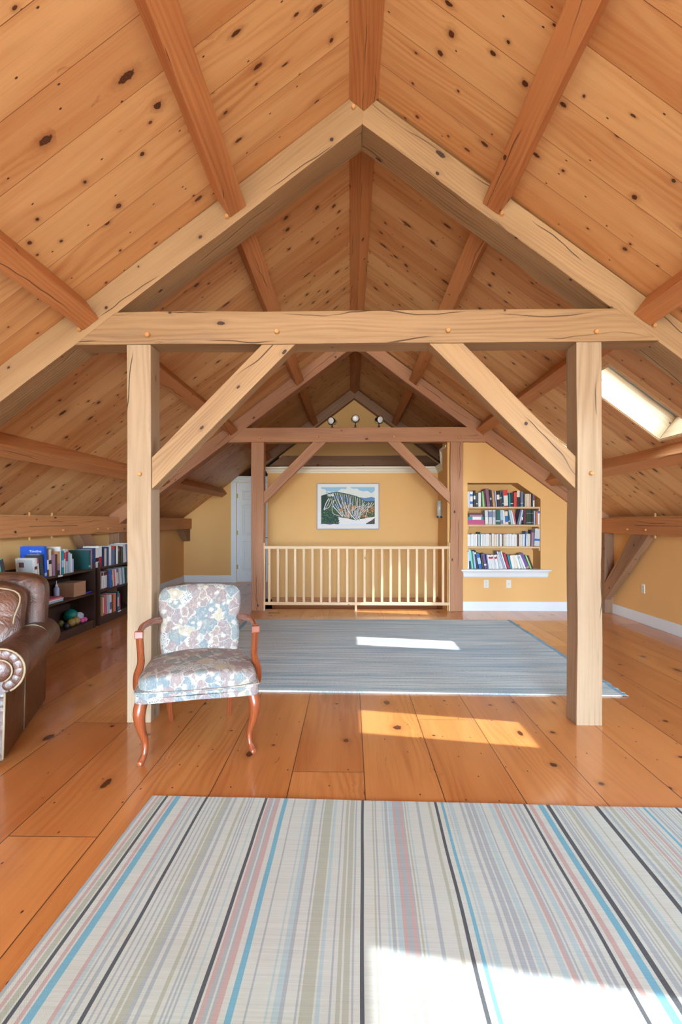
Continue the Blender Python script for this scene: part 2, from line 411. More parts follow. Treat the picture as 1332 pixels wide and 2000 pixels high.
# roof slabs; right one has four skylight holes
HOLEX = (2.10, 2.79)
SKY = [(q-.50, q) for q in SKYF]
def roof_side(name, side):
    bm = bmesh.new(); xs = [X0, HOLEX[0], HOLEX[1], XR+.35] if side > 0 else [X0, XL-.35]
    ys = [YB-.25]
    if side > 0:
        for a, b in SKY: ys += [a, b]
    ys += [YG+1.15]
    n = NR if side > 0 else NL
    def pt(x, y, up): return Vector((x, y, roofz(x)))+n*(.26 if up else 0)
    vd = {}
    def vv(x, y, up):
        k = (x, y, up)
        if k not in vd: vd[k] = bm.verts.new(pt(x, y, up))
        return vd[k]
    for i in range(len(xs)-1):
        for j in range(len(ys)-1):
            if side > 0 and i == 1 and j % 2 == 1: continue
            bm.faces.new([vv(*q, 0) for q in ((xs[i], ys[j]), (xs[i+1], ys[j]), (xs[i+1], ys[j+1]), (xs[i], ys[j+1]))])
            bm.faces.new([vv(*q, 1) for q in ((xs[i], ys[j]), (xs[i], ys[j+1]), (xs[i+1], ys[j+1]), (xs[i+1], ys[j]))]).material_index = 1
    o = link(name, bm, [M['ceil'], M['tile']]); uvl = o.data.uv_layers.new(name='UVMap')
    for p in o.data.polygons:
        for li in p.loop_indices:
            q = o.data.vertices[o.data.loops[li].vertex_index].co; uvl.data[li].uv = (abs(q.x-X0)*1.25+(20 if side > 0 else 0), q.y+(0 if side < 0 else .09))
    return setst(o)
roof_side('ceiling', -1); roof_side('ceiling', 1)

# skylights: pine-lined shaft, trim, sash, pane
for k, (a, b) in enumerate(SKY):
    e = bpy.data.objects.new('window_%d' % (k+1), None); COL.objects.link(e); e.location = (HOLEX[1], (a+b)/2, roofz(HOLEX[1])); setst(e)
    mw = Matrix.Translation(e.location) @ Matrix(((.8, 0, .6, 0), (0, 1, 0, 0), (-.6, 0, .8, 0), (0, 0, 0, 1)))
    # local frame: x down the slope, z outward
    L = (HOLEX[1]-HOLEX[0])*1.25; w = (b-a)/2; loc2 = Matrix.Translation(-Vector(e.location))
    def sb(name, boxes, m, ax, bv=.002):
        bm = bmesh.new()
        for q in boxes: box(bm, *q, mat=loc2 @ mw)
        if bv: bevel(bm, bv, 1)
        o = link(name, bm, m, e)
        if ax is not None: grain(o, (loc2 @ mw).to_3x3() @ Vector(ax))
        return o
    t = .018
    sb('reveal', [(-L, 0, w, w+t, .0, .25)], M['pine_shaft'], (1, 0, 0)); sb('reveal', [(-L, 0, -w-t, -w, .0, .25)], M['pine_shaft'], (1, 0, 0))
    sb('reveal', [(0, t, -w, w, .0, .25)], M['pine_shaft'], (0, 1, 0)); sb('reveal', [(-L-t, -L, -w, w, .0, .25)], M['pine_shaft'], (0, 1, 0))
    sb('trim', [(-L-.03, .03, w+.005, w+.03, -.008, .004), (-L-.03, .03, -w-.03, -w-.005, -.008, .004), (.005, .03, -w, w, -.008, .004), (-L-.03, -L-.005, -w, w, -.008, .004)], M['pine_raw'], (1, 0, 0))
    sb('sash', [(-L-.02, .02, w-.035, w+.02, .255, .30), (-L-.02, .02, -w-.02, -w+.035, .255, .30), (-.035, .02, -w+.035, w-.035, .255, .30), (-L-.02, -L+.035, -w+.035, w-.035, .255, .30)], M['alu'], None)
    sb('pane', [(-L+.03, -.03, -w+.03, w-.03, .275, .281)], M['glass'], None, 0)

# walls
def wallpoly(name, pts, faces_extra=None, th=None, m='wall'):
    bm = bmesh.new(); bm.faces.new([bm.verts.new(p) for p in pts])
    if th:
        r = bmesh.ops.extrude_face_region(bm, geom=bm.faces[:]); bmesh.ops.translate(bm, verts=[v for v in r['geom'] if isinstance(v, bmesh.types.BMVert)], vec=th)
    return setst(link(name, bm, M[m]))
def wx(name, x, y0, y1, z0, z1, t): return wallpoly(name, [(x, y0, z0), (x, y1, z0), (x, y1, z1), (x, y0, z1)], th=(t, 0, 0))
wx('wall_left', XL, YB-.1, YG+.3, -.2, roofz(XL)+.15, -.12)
wx('wall_right', XR, YB-.1, YG+.3, -.2, roofz(XR)+.15, .12)
# unseen rear gable, two low windows and one high, invented to bring daylight in
def holed_wall(name, y, th, xs, zs, holes, clip=True, m='wall'):
    bm = bmesh.new()
    for i in range(len(xs)-1):
        for j in range(len(zs)-1):
            cx, cz = (xs[i]+xs[i+1])/2, (zs[j]+zs[j+1])/2
            if any(h[0] < cx < h[1] and h[2] < cz < h[3] for h in holes): continue
            box(bm, xs[i], xs[i+1], min(y, y+th), max(y, y+th), zs[j], zs[j+1])
    bmesh.ops.remove_doubles(bm, verts=bm.verts, dist=1e-5)
    return bm
def cliproof(bm, extra=.05):
    for n, x in ((NR, X0), (NL, X0)):
        bmesh.ops.bisect_plane(bm, geom=bm.verts[:]+bm.edges[:]+bm.faces[:], plane_co=Vector((X0, 0, ZR+extra)), plane_no=n, clear_outer=True)
HB = REAR_ADDED
bm = holed_wall('r', YB, -.14, [XL-.2, -2.45, -.85, -.70, .87, 1.02, 2.62, XR+.2], [-.2, .25, 2.05, 3.15, 4.3], HB); cliproof(bm)
setst(link('wall_rear_added', bm, M['wall']))
for i, (a, b, c, d) in enumerate(HB):
    e = bpy.data.objects.new('window_%d' % (5+i), None); COL.objects.link(e); e.location = ((a+b)/2, YB, c); setst(e)  # unseen rear windows, added to let daylight into the room
    hw = (b-a)/2; h = d-c; bm = bmesh.new()
    for q in ((-hw-.08, -hw+.04, -.1, .02, -.05, h+.08), (hw-.04, hw+.08, -.1, .02, -.05, h+.08), (-hw, hw, -.1, .02, -.05, .04), (-hw, hw, -.1, .02, h-.04, h+.08), (-.02, .02, -.09, -.05, 0, h), (-hw, hw, -.09, -.05, h/2-.015, h/2+.015)): box(bm, *q)
    link('window_frame', bm, M['white'], e)
    bm = bmesh.new(); box(bm, -hw, hw, -.072, -.068, 0, h); link('pane', bm, M['glass'], e)
# far gable and the door partition
bm = bmesh.new(); box(bm, -1.50, XR+.2, YG, YG+.12, -2.6, 4.3); cliproof(bm); setst(link('wall_gable', bm, M['wall']))
DX0, DX1, DZ = -2.40, -1.62, 2.10
bm = holed_wall('d', YG, .12, [XL-.2, -2.55, DX0, DX1, -1.45], [-.2, .01, DZ, 2.22, 2.9], [(DX0, DX1, .01, DZ), (-2.55, -1.45, 2.22, 2.9)]); cliproof(bm)
setst(link('wall_far', bm, M['wall']))
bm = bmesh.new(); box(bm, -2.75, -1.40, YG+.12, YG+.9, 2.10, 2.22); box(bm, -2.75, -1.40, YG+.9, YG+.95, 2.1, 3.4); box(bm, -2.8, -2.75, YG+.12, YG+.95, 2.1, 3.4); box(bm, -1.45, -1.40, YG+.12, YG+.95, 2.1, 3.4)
link('wall_loft', bm, M['dark'])['kind'] = 'structure'
# bookshelf wall with niche
YW = 7.42
NX0, NX1, NZ0, NZ1 = 1.69, 2.735, .60, 1.845
def poly_wall_with_niche():
    bm = bmesh.new()
    outer = [(1.40, -.2), (XR+.05, -.2), (XR+.05, roofz(XR)+.05), (1.99, roofz(1.99)-.14), (1.99, 2.62), (1.40, 2.62)]
    inner = [(NX0, NZ0), (NX1, NZ0), (NX1, 1.612), (2.405, NZ1), (NX0, NZ1)]
    ov = [bm.verts.new((x, YW, z)) for x, z in outer]; iv = [bm.verts.new((x, YW, z)) for x, z in inner]
    for q in ((ov[0], ov[1], iv[1], iv[0]), (ov[1], ov[2], iv[2], iv[1]), (ov[2], ov[3], iv[3], iv[2]), (ov[3], ov[4], ov[5], iv[4], iv[3]), (ov[5], ov[0], iv[0], iv[4])): bm.faces.new(q)
    bk = [bm.verts.new((x, YW+.31, z)) for x, z in inner]
    for i in range(5): bm.faces.new((iv[i], iv[(i+1) % 5], bk[(i+1) % 5], bk[i]))
    bm.faces.new(bk)
    b2 = [bm.verts.new((x, YW+.4, z)) for x, z in outer]
    for i in range(6): bm.faces.new((ov[i], ov[(i+1) % 6], b2[(i+1) % 6], b2[i]))
    bm.faces.new(b2)
    return setst(link('wall_back', bm, M['wall']))
poly_wall_with_niche()
# stairwell: far wall with the picture, stepped side wall, pit
YP = 8.48
bm = bmesh.new(); box(bm, -1.375, 1.46, YP, YG, -2.6, 2.15); setst(link('wall_stair', bm, M['wall']))
bm = bmesh.new(); box(bm, 1.445, 1.60, 7.80, 7.95, -2.6, 2.36); box(bm, 1.445, 1.60, 7.53, 7.80, -2.6, 2.36); box(bm, 1.445, 1.6, 7.95, YP+.02, -2.6, 2.15); setst(link('wall_side', bm, M['wall']))
bm = bmesh.new(); box(bm, -1.42, -1.30, 7.5, YP, -2.6, -.0); box(bm, -1.42, 1.6, 7.38, 7.50, -2.6, -.22); box(bm, -1.42, 1.6, 7.38, YP+.1, -2.7, -2.6); setst(link('wall_pit', bm, M['wall']))
setst(woodbox('trim_1', -1.30, 1.445, YP-.022, YP, -.24, .03, M['timber_red'], axis=(1, 0, 0)))
setst(woodbox('trim_2', -1.30, 1.445, 7.47, 7.515, -.20, .002, M['timber_red'], axis=(1, 0, 0)))
setst(woodbox('trim_3', 1.425, 1.445, 7.5, YP, -.24, .05, M['timber_red'], axis=(0, 1, 0)))
# crown mouldings
def crown(name, prof, path, m):
    """profile (out,up) swept along path of (point, outdir)"""
    bm = bmesh.new(); rings = [[bm.verts.new(Vector(p)+Vector(o)*a+Vector(u)*b) for a, b in prof] for p, o, u in path]
    for r0, r1 in zip(rings, rings[1:]):
        for i in range(len(prof)): bm.faces.new((r0[i], r0[(i+1) % len(prof)], r1[(i+1) % len(prof)], r1[i]))
    bm.faces.new(rings[0]); bm.faces.new(rings[-1][::-1])
    return setst(link(name, bm, m))
CP = [(0, 0), (.012, 0), (.016, .02), (.03, .035), (.034, .055), (.055, .075), (.06, .09), (.06, .10), (0, .10)]
zc = 2.09
crown('trim_4', CP, [((-1.375, YP+1.2, zc), (-1, 0, 0), (0, 0, 1)), ((-1.375, YP, zc), (-1, -1, 0), (0, 0, 1)), ((1.445, YP, zc), (-1, -1, 0), (0, 0, 1)),
                     ((1.445, 7.95, zc), (-1, -.6, 0), (0, .0, 1)), ((1.445, 7.95, zc+.22), (-1, -.0, 0), (0, .7, 1)), ((1.445, 7.53, zc+.22), (-1, 0, 0), (0, 0, 1))], M['cream'])
# baseboards
def bb(name, x0, x1, y0, y1, h=.135):
    bm = bmesh.new(); box(bm, x0, x1, y0, y1, 0, h); bevel(bm, .004, 2); return setst(link(name, bm, M['white']))
bb('baseboard_left', XL, XL+.018, YB, YG); bb('baseboard_right', XR-.018, XR, YB, YW); bb('baseboard_back', 1.60, XR, YW-.018, YW)
bb('baseboard_far', XL, -2.50, YG-.018, YG, .15); bb('baseboard_rear', XL, XR, YB, YB+.018)

# door with casing
e = bpy.data.objects.new('door_1', None); COL.objects.link(e); e.location = (DX0, YG, 0); setst(e)
dw = DX1-DX0
def door_panel():
    bm = bmesh.new(); y = .03
    xs = [0, .115, .345, .435, .665, dw]; zs = [0, .22, .86, .98, 1.62, 1.73, 1.94, DZ-.012]
    def cell(i, j): return (i in (1, 3)) and (j in (1, 3, 5))
    for i in range(5):
        for j in range(7):
            a, b, c, d = xs[i], xs[i+1], zs[j], zs[j+1]
            if not cell(i, j): bm.faces.new([bm.verts.new(q) for q in ((a, y, c), (b, y, c), (b, y, d), (a, y, d))])
            else:
                lv = [(0, 0), (.012, .010), (.030, .010), (.055, .002)]
                rg = [[bm.verts.new((x, y+dd, z)) for x, z in ((a+o, c+o), (b-o, c+o), (b-o, d-o), (a+o, d-o))] for o, dd in lv]
                for r0, r1 in zip(rg, rg[1:]):
                    for k in range(4): bm.faces.new((r0[k], r0[(k+1) % 4], r1[(k+1) % 4], r1[k]))
                bm.faces.new(rg[-1])
    bmesh.ops.remove_doubles(bm, verts=bm.verts, dist=1e-5)
    box(bm, 0, dw, y+.012, y+.04, 0, DZ-.012)
    return bm
o = link('door_leaf', door_panel(), M['white'], e); o.location = (0, 0, .012)
bm = bmesh.new()
box(bm, -.115, -.003, -.02, .03, 0, DZ+.02); box(bm, dw+.003, dw+.115, -.02, .03, 0, DZ+.02); box(bm, -.115, dw+.115, -.02, .03, DZ+.005, DZ+.07)
box(bm, -.13, dw+.13, -.035, .03, DZ+.07, DZ+.11); box(bm, -.15, dw+.15, -.055, .03, DZ+.11, DZ+.135); bevel(bm, .004, 2)
link('door_casing', bm, M['white'], e)
for z in (.28, 1.0, 1.78):
    bm = bmesh.new(); tube(bm, [(0, .012, z), (0, .012, z+.09)], .009, 8); box(bm, 0, .025, .026, .031, z, z+.09); link('hinge', bm, M['brass'], e)
bm = bmesh.new(); tube(bm, [(dw-.06, .03, .94), (dw-.06, -.03, .94)], .011, 8); tube(bm, [(dw-.06, -.03, .94), (dw-.17, -.035, .94)], .008, 8); tube(bm, [(dw-.06, .031, .94), (dw-.06, .024, .94)], .028, 14)
link('door_handle', bm, M['bronze'], e, True)

# ------------------------------------------------------------------ timber frames
def peg(parent, loc, d, r=.014, ln=.022):
    bm = bmesh.new(); d = Vector(d).normalized(); tube(bm, [Vector((0, 0, 0)), d*ln*.8, d*ln], [r, r*.95, r*.7], 8); o = link('peg', bm, M['peg'], parent); o.location = Vector(loc)-Vector(parent.location); grain(o, d); return o
TI0, TI1 = 2.432, 2.640
def frame(y, which, tm, pm, thick=.155, ends=True):
    adj = {'near': 'nearest', 'middle': 'middle', 'far': 'farthest'}[which]
    # rafters
    RD = .235; ry = .235 if which != 'far' else .18
    def rz(x): return roofz(x)
    for s, sn in ((-1, 'left'), (1, 'right')):
        xe = XL+.02 if s < 0 else XR-.02
        if which == 'far': xe = -1.75 if s < 0 else 1.95
        xin = X0-.008 if s < 0 else X0-.006
        if s < 0: poly = [(xe, roofz(xe)-.002), (X0-.02, ZR-.02), (X0-.01+.07, ZR-.02-.05), (X0-.01, ZR-RD), (xe, roofz(xe)-RD)]
        else: poly = [(X0+.062, ZR-.068), (xe, roofz(xe)-.002), (xe, roofz(xe)-RD), (X0-.008, ZR-RD), (X0-.006, ZR-.16)]
        o = prism_xz('rafter', poly, y, y+ry, tm, (1, 0, SL*-s), wob=.003, bv=.004)
        tag(o, '%s principal rafter on the %s slope of the %s timber frame' % ({'near': 'light brown', 'middle': 'reddish brown', 'far': 'dark brown'}[which], sn, adj), 'rafter')
        if which != 'far':
            for px in ((.80-.055), 1.755-.055):
                X = X0+s*(px+.13); peg(o, (X, y, roofz(X)-.165), (0, -1, .2))
            if s < 0:
                peg(o, (X0-.065, y, ZR-.13), (0, -1, 0)); peg(o, (X0+.02, y, ZR-.12), (0, -1, 0))
    # tie beam
    c = TI0
    zt = lambda d: X0
    xa = lambda z: (ZR-RD-z)/SL
    if which != 'far':
        k = .0 if which == 'near' else .0
        poly = [(X0-xa(TI1)-.012, TI1), (X0+xa(TI1)+.006, TI1), (X0+xa(TI0)+.0, TI0), (X0-xa(TI0)-.0, TI0)]
    else: poly = [(X0-xa(TI1)+.1, TI1), (X0+xa(TI1)-.1, TI1), (X0+xa(TI0)-.1, TI0), (X0-xa(TI0)+.1, TI0)]
    yo = -.002 if which == 'near' else 0
    t = prism_xz('tie_beam', poly, y+yo-.004, y+(.165 if which != 'far' else .12), tm, (1, 0, 0), wob=.0035, bv=.005)
    tag(t, 'horizontal tie beam %s' % {'near': 'spanning the nearest frame above the armchair, with a long crack', 'middle': 'of the middle frame carrying the three black spotlights', 'far': 'low against the yellow gable, above the crown moulding'}[which], 'beam')
    if which == 'far': return
    for px in (-1.30, -.47, .62, 1.55): peg(t, (px, y-.004, TI0+.075 if abs(px) < 1 else TI0+.06), (0, -1, 0), .017)
    # posts
    pw = (.157, .157) if which == 'near' else (.182, .17)
    for s, sn, cx in ((-1, 'left', -1.362 if which == 'near' else -1.343), (1, 'right', 1.512 if which == 'near' else 1.52)):
        o = prism_xz('post', [(cx-pw[0]/2, 0), (cx+pw[0]/2, 0), (cx+pw[0]/2, TI0+.001), (cx-pw[0]/2, TI0+.001)], y, y+pw[1], pm, (0, 0, 1), wob=.0045, bv=.006, step=.18)
        tag(o, {'near-1': 'square timber post behind the patterned armchair, with a long crack', 'near1': 'square timber post standing alone in front of the blue rug', 'middle-1': 'timber post at the left end of the stair railing', 'middle1': 'timber post between the stair railing and the built-in bookshelf'}[which+str(s)], 'post')
        if which == 'near': peg(o, (cx+.01, y, 1.60), (0, -1, 0), .015)
        # brace
        xi = cx-s*pw[0]/2
        if which == 'near': a = [(xi, 1.505), (xi, 1.71), (xi-s*.715, TI0+.002), (xi-s*.93, TI0+.002)]
        else: a = [(xi, 1.545), (xi, 1.72), (xi-s*.71, TI0+.002), (xi-s*.90, TI0+.002)]
        b = prism_xz('knee_brace', a, y+.012, y+.125, tm if which != 'near' else M['timber'], (-s*.715, 0, .72), wob=.003, bv=.004)
        tag(b, 'diagonal knee brace between %s post and tie beam of the %s frame' % (sn, adj), 'brace')
frame(D1, 'near', M['timber'], M['timber_post'])
frame(D2, 'middle', M['timber_mid'], M['timber_mid'])
frame(D3, 'far', M['timber_old'], M['timber_old'])
# ridge beam and purlins per bay
bays = [(YB, D1, 'bay nearest the camera'), (D1+.235, D2, 'bay between the first two frames'), (D2+.235, D3, 'bay beyond the spotlights')]
for bi, (a, b, bn) in enumerate(bays):
    poly = [(X0-.092, roofz(X0-.092)+.01), (X0+.092, roofz(X0+.092)+.01), (X0+.092, roofz(X0+.092)-.004), (X0+.003, ZR-.152), (X0-.092, roofz(X0-.092)-.004)]
    o = prism_xz('ridge_beam', [(x, z) for x, z in poly], a, b, M['timber_red'], (0, 1, 0), wob=.001, bv=.003)
    tag(o, 'ridge beam along the roof peak in the %s' % bn, 'beam')
    for s, sn in ((-1, 'left'), (1, 'right')):
        for pi_, (off, pn) in enumerate(((.803, 'upper'), (1.755, 'middle'), (2.735, 'lower'))):
            dirs = Vector((s*.8, -.6)); nn = Vector((s*.6, .8)); c = Vector((X0+s*off, ZR-SL*off-.183+0.0)); hw = .0635; dp = .15
            pts = [c-dirs*hw, c+dirs*hw, c+dirs*hw+nn*dp, c-dirs*hw+nn*dp]
            o = prism_xz('purlin', [(p.x, p.y) for p in pts], a, (YG if pi_ == 2 and bi == 2 else b), M['timber_red'], (0, 1, 0), wob=.003, bv=.006)
            tag(o, '%s purlin on the %s roof slope, %s' % (pn, sn, bn), 'purlin')
# plates along the knee walls
for s, sn, xa_, xb_ in ((-1, 'left', XL, XL+.17), (1, 'right', XR-.16, XR)):
    y1 = YG if s < 0 else YW
    o = prism_xz('wall_plate', [(xa_, 1.130), (xb_, 1.130), (xb_, 1.345 if s < 0 else 1.335), (xa_, 1.345 if s < 0 else 1.335)], YB, y1-.0, M['timber_red'], (0, 1, 0), wob=.002, bv=.006)
    tag(o, 'long reddish timber plate along the top of the %s knee wall' % sn, 'beam')
    xf = xb_ if s < 0 else xa_
    ys = (4.97+.24, 5.62, 5.9, 6.72, 7.0) if s < 0 else (5.0, 5.95, 6.2, 6.6)
    for yy in ys[:2]:
        peg(o, (xf+s*.05, yy+.15, 1.345), (0, 0, 1), .013, .045); peg(o, (xf+s*.05, yy+.15, 1.130), (0, 0, -1), .013, .04)
    for yy in ys[2:]: peg(o, (xf, yy, 1.19), (-s, 0, 0), .014)
    # scarf joint line
    bm = bmesh.new(); y0s = 5.28 if s < 0 else 5.5
    box(bm, xf-.0005, xf+.0015, y0s, y0s+.95, 1.238, 1.243); lk = link('scarf_joint', bm, M['slot'], o)
    # wall post at the middle frame
    if s < 0: pp = [(XL, 0), (XL+.145, 0), (XL+.145, 1.132), (XL, 1.132)]; y0p = 7.40
    else: pp = [(XR-.13, 0), (XR, 0), (XR, 1.137), (XR-.13, 1.137)]; y0p = 7.26
    q = prism_xz('wall_post', pp, y0p, y0p+(.2 if s < 0 else .157), M['timber_old'], (0, 0, 1), wob=.003)
    tag(q, 'short grey-brown timber post at the %s knee wall under the plate' % sn, 'post')
    if s < 0: tri = [(6.24, 1.133), (6.62, 1.133), (7.40, .42), (7.40, .22)]; tri = [(6.30, 1.133), (6.60, 1.133), (7.40, .30), (7.40, .02)]
    else: tri = [(6.19, 1.133), (6.58, 1.133), (7.26, .43), (7.26, .19)]
    bb_ = prism_xz('wall_brace', tri, xf+s*.03 if s < 0 else xf+.03, xf+s*.13 if s < 0 else xf+.12, M['timber_old'], (0, 1, -1.0), wob=.002, plane='yz')
    tag(bb_, 'diagonal grey-brown brace against the %s knee wall' % sn, 'brace')
q = prism_xz('wall_brace', [(10.25, 1.133), (YG-.01, 1.133), (YG-.01, .87), (10.60, .87)], XL+.03, XL+.14, M['timber_old'], (0, .4, -1), plane='yz', wob=.002)
tag(q, 'short brace stub under the left plate in the far corner', 'brace')

# ------------------------------------------------------------------ railing
rl = thing('stair_railing', 'pale pine railing with square balusters in front of the stairwell', 'railing', (0, 7.40, 0))
woodbox('top_rail', -1.262, 1.425, -.022, .022, .893, .934, M['pine_raw'], rl)
woodbox('bottom_rail', -1.262, 1.425, -.022, .022, .082, .124, M['pine_raw'], rl)
woodbox('end_stile', -1.262, -1.238, -.03, .03, 0, .98, M['pine_raw'], rl); woodbox('end_stile', 1.412, 1.434, -.03, .03, 0, .985, M['pine_raw'], rl)
woodbox('support_block', .062, .094, -.02, .02, 0, .082, M['pine_raw'], rl)
for i in range(21):
    x = -1.175+i*(2.505/20); woodbox('baluster', x-.017, x+.017, -.016, .016, .124, .893, M['pine_raw'], rl)

# ------------------------------------------------------------------ niche shelves, sill
for z, zn in ((1.488, 'top'), (1.228, 'middle'), (.915, 'lowest')):
    sh = woodbox('niche_shelf', NX0+.002, NX1-.002, YW+.01, YW+.30, z-.014, z+.014, M['pine_shelf'], axis=(1, 0, 0))
    tag(sh, '%s pale pine board shelf of the built-in wall niche' % zn, 'shelf')
    for x in (NX0+.002, NX1-.02): woodbox('cleat', x, x+.018, YW+.012, YW+.29, z-.05, z-.014, M['pine_shelf'], sh)
bm = bmesh.new()
pr = [(0, .485), (-.035, .485), (-.05, .50), (-.055, .55), (-.07, .575), (-.09, .582), (-.09, .602), (0, .602)]
xs = (1.628, 2.812)
def rg(x, k): return [bm.verts.new((x+k*(.07+y)*.9, YW+y, z)) for y, z in pr]
A = rg(1.60, 1); B = rg(2.84, -1)
for i in range(len(pr)): bm.faces.new((A[i], A[(i+1) % 8], B[(i+1) % 8], B[i]))
bm.faces.new(A); bm.faces.new(B[::-1]); box(bm, NX0, NX1, YW, YW+.30, .586, .602)
o = link('niche_sill', bm, M['white']); tag(o, 'white moulded sill board below the bookshelf niche', 'sill')

# ------------------------------------------------------------------ books
CN = {'white': (226, 226, 222), 'cream': (222, 208, 186), 'peach': (222, 190, 162), 'grey': (150, 152, 156), 'pale grey': (196, 200, 204), 'black': (30, 30, 34), 'dark grey': (62, 66, 72),
      'navy': (30, 46, 82), 'dark blue': (34, 66, 108), 'blue': (28, 100, 180), 'bright blue': (16, 86, 196), 'pale blue': (168, 196, 214), 'lavender': (176, 180, 214), 'teal': (30, 140, 150), 'dark teal': (24, 86, 88),
      'green': (30, 110, 74), 'light green': (150, 206, 130), 'mint': (120, 206, 170), 'dark green': (22, 62, 44), 'olive': (74, 72, 50), 'red': (206, 52, 52), 'crimson': (176, 38, 68), 'maroon': (92, 30, 42), 'rose': (206, 96, 112),
      'pink': (222, 96, 160), 'magenta': (180, 70, 120), 'purple': (110, 74, 140), 'plum': (126, 76, 106), 'mauve': (160, 120, 140), 'orange': (226, 110, 40), 'tan': (196, 150, 104), 'brown': (96, 60, 42), 'yellow': (226, 190, 70), 'slate': (96, 112, 146)}
used_labels = set()
def book(loc, rz, w, h, d, tilt, col, bands=(), label='', group='', lay=False, cover=None, label_kind='book', parts=False):
    """local: x = thickness, spine toward -y, z up; bands = (z0,z1,colour) fractions on the spine"""
    mats = [cmat(CN[col]), M['pages']]; idx = {col: 0}
    for b in bands:
        if b[2] not in idx: idx[b[2]] = len(mats); mats.append(cmat(CN[b[2]]))
    t = min(.003, w*.16)
    bm = bmesh.new()
    box(bm, 0, t, .001, d, 0, h, 0); box(bm, w-t, w, .001, d, 0, h, 0)
    cuts = sorted({0., 1.} | {b[0] for b in bands} | {b[1] for b in bands})
    for a, c in zip(cuts, cuts[1:]):
        m = 0
        for b in bands:
            if b[0] <= a+1e-6 and c <= b[1]+1e-6: m = idx[b[2]]
        box(bm, 0, w, -.0015, .0025, a*h, c*h, m)
    if not parts: box(bm, t, w-t, .003, d-.005, .003, h-.004, 1)
    ang = tilt
    piv = w if ang > 0 else 0
    if lay: mt = Matrix.Rotation(R(90), 4, 'Y') @ Matrix.Translation((-w, 0, 0))
    else: mt = Matrix.Translation((piv, 0, 0)) @ Matrix.Rotation(ang, 4, 'Y') @ Matrix.Translation((-piv, 0, 0))
    bmesh.ops.transform(bm, matrix=mt, verts=bm.verts)
    if label in used_labels: print('DUPLABEL', label)
    used_labels.add(label)
    if parts:
        e = thing('book', label, 'book', loc, rz, group); link('cover', bm, mats, e)
        bm = bmesh.new(); box(bm, t, w-t, .003, d-.005, .003, h-.004); bmesh.ops.transform(bm, matrix=mt, verts=bm.verts); link('page_block', bm, M['pages'], e)
        return e, mt
    o = link('book', bm, mats, loc=loc); o.rotation_euler = (0, 0, rz); tag(o, label, 'book', group); return o, mt
ORD = ['leftmost', 'second', 'third', 'fourth', 'fifth', 'sixth', 'seventh', 'eighth', 'ninth', 'tenth', 'eleventh', 'twelfth', 'thirteenth', 'fourteenth', 'fifteenth', 'sixteenth']
def mklabels(rows, where):
    """label singles each book out: by look, else by its neighbours, else by order among its like"""
    looks = [('%s book' % r[4])+((' with %s band' % r[5][0][2]) if len(r) > 5 and r[5] else '') for r in rows]
    nb = []
    for i, r in enumerate(rows):
        l = rows[i-1][4] if i else None; t = rows[i+1][4] if i+1 < len(rows) else None
        if l is None: nb.append('%s book at the left end, %s' % (r[4], where))
        elif t is None: nb.append('%s book at the right end, %s' % (r[4], where))
        else: nb.append('%s book between %s and %s, %s' % (r[4], l, t, where))
    labs = []
    for i, r in enumerate(rows):
        if looks.count(looks[i]) == 1: labs.append('%s, standing on %s' % (looks[i], where))
        elif nb.count(nb[i]) == 1 and len(nb[i].split()) <= 16: labs.append(nb[i])
        else:
            ii = [k for k, q in enumerate(looks) if q == looks[i]]; k = ii.index(i); n = len(ii)
            w = 'rightmost' if k == n-1 else (ORD[k]+(' from left' if k else '')) if k < n/2 else (ORD[n-1-k]+' from right')
            labs.append('%s of the %ss, %s' % (w, looks[i], where))
    return labs
def niche_row(rows, org, sc, baseY, zshelf, where, group, dep=.19):
    """rows: (x0,x1 at base, top y, x shift at top, colour, bands) in crop pixels"""
    labs = mklabels(rows, where)
    for r, lb in zip(rows, labs):
        x0, x1, ty, sh = r[:4]; c = r[4]; b = r[5] if len(r) > 5 else ()
        k = .0074*1.004; X = (org+x0/sc-684.5)*k+.003; w = (x1-x0)/sc*k*.93; h = (baseY-ty)/sc*k
        an = math.atan2(sh, (baseY-ty)); h = h/math.cos(an) if abs(an) < .6 else h; w = w*math.cos(an)
        dd = dep*(.8+.25*RNG.random())
        book((X, YW+.022+RNG.random()*.012, zshelf+.001), 0, w, h, dd, an, c, b, lb, group)
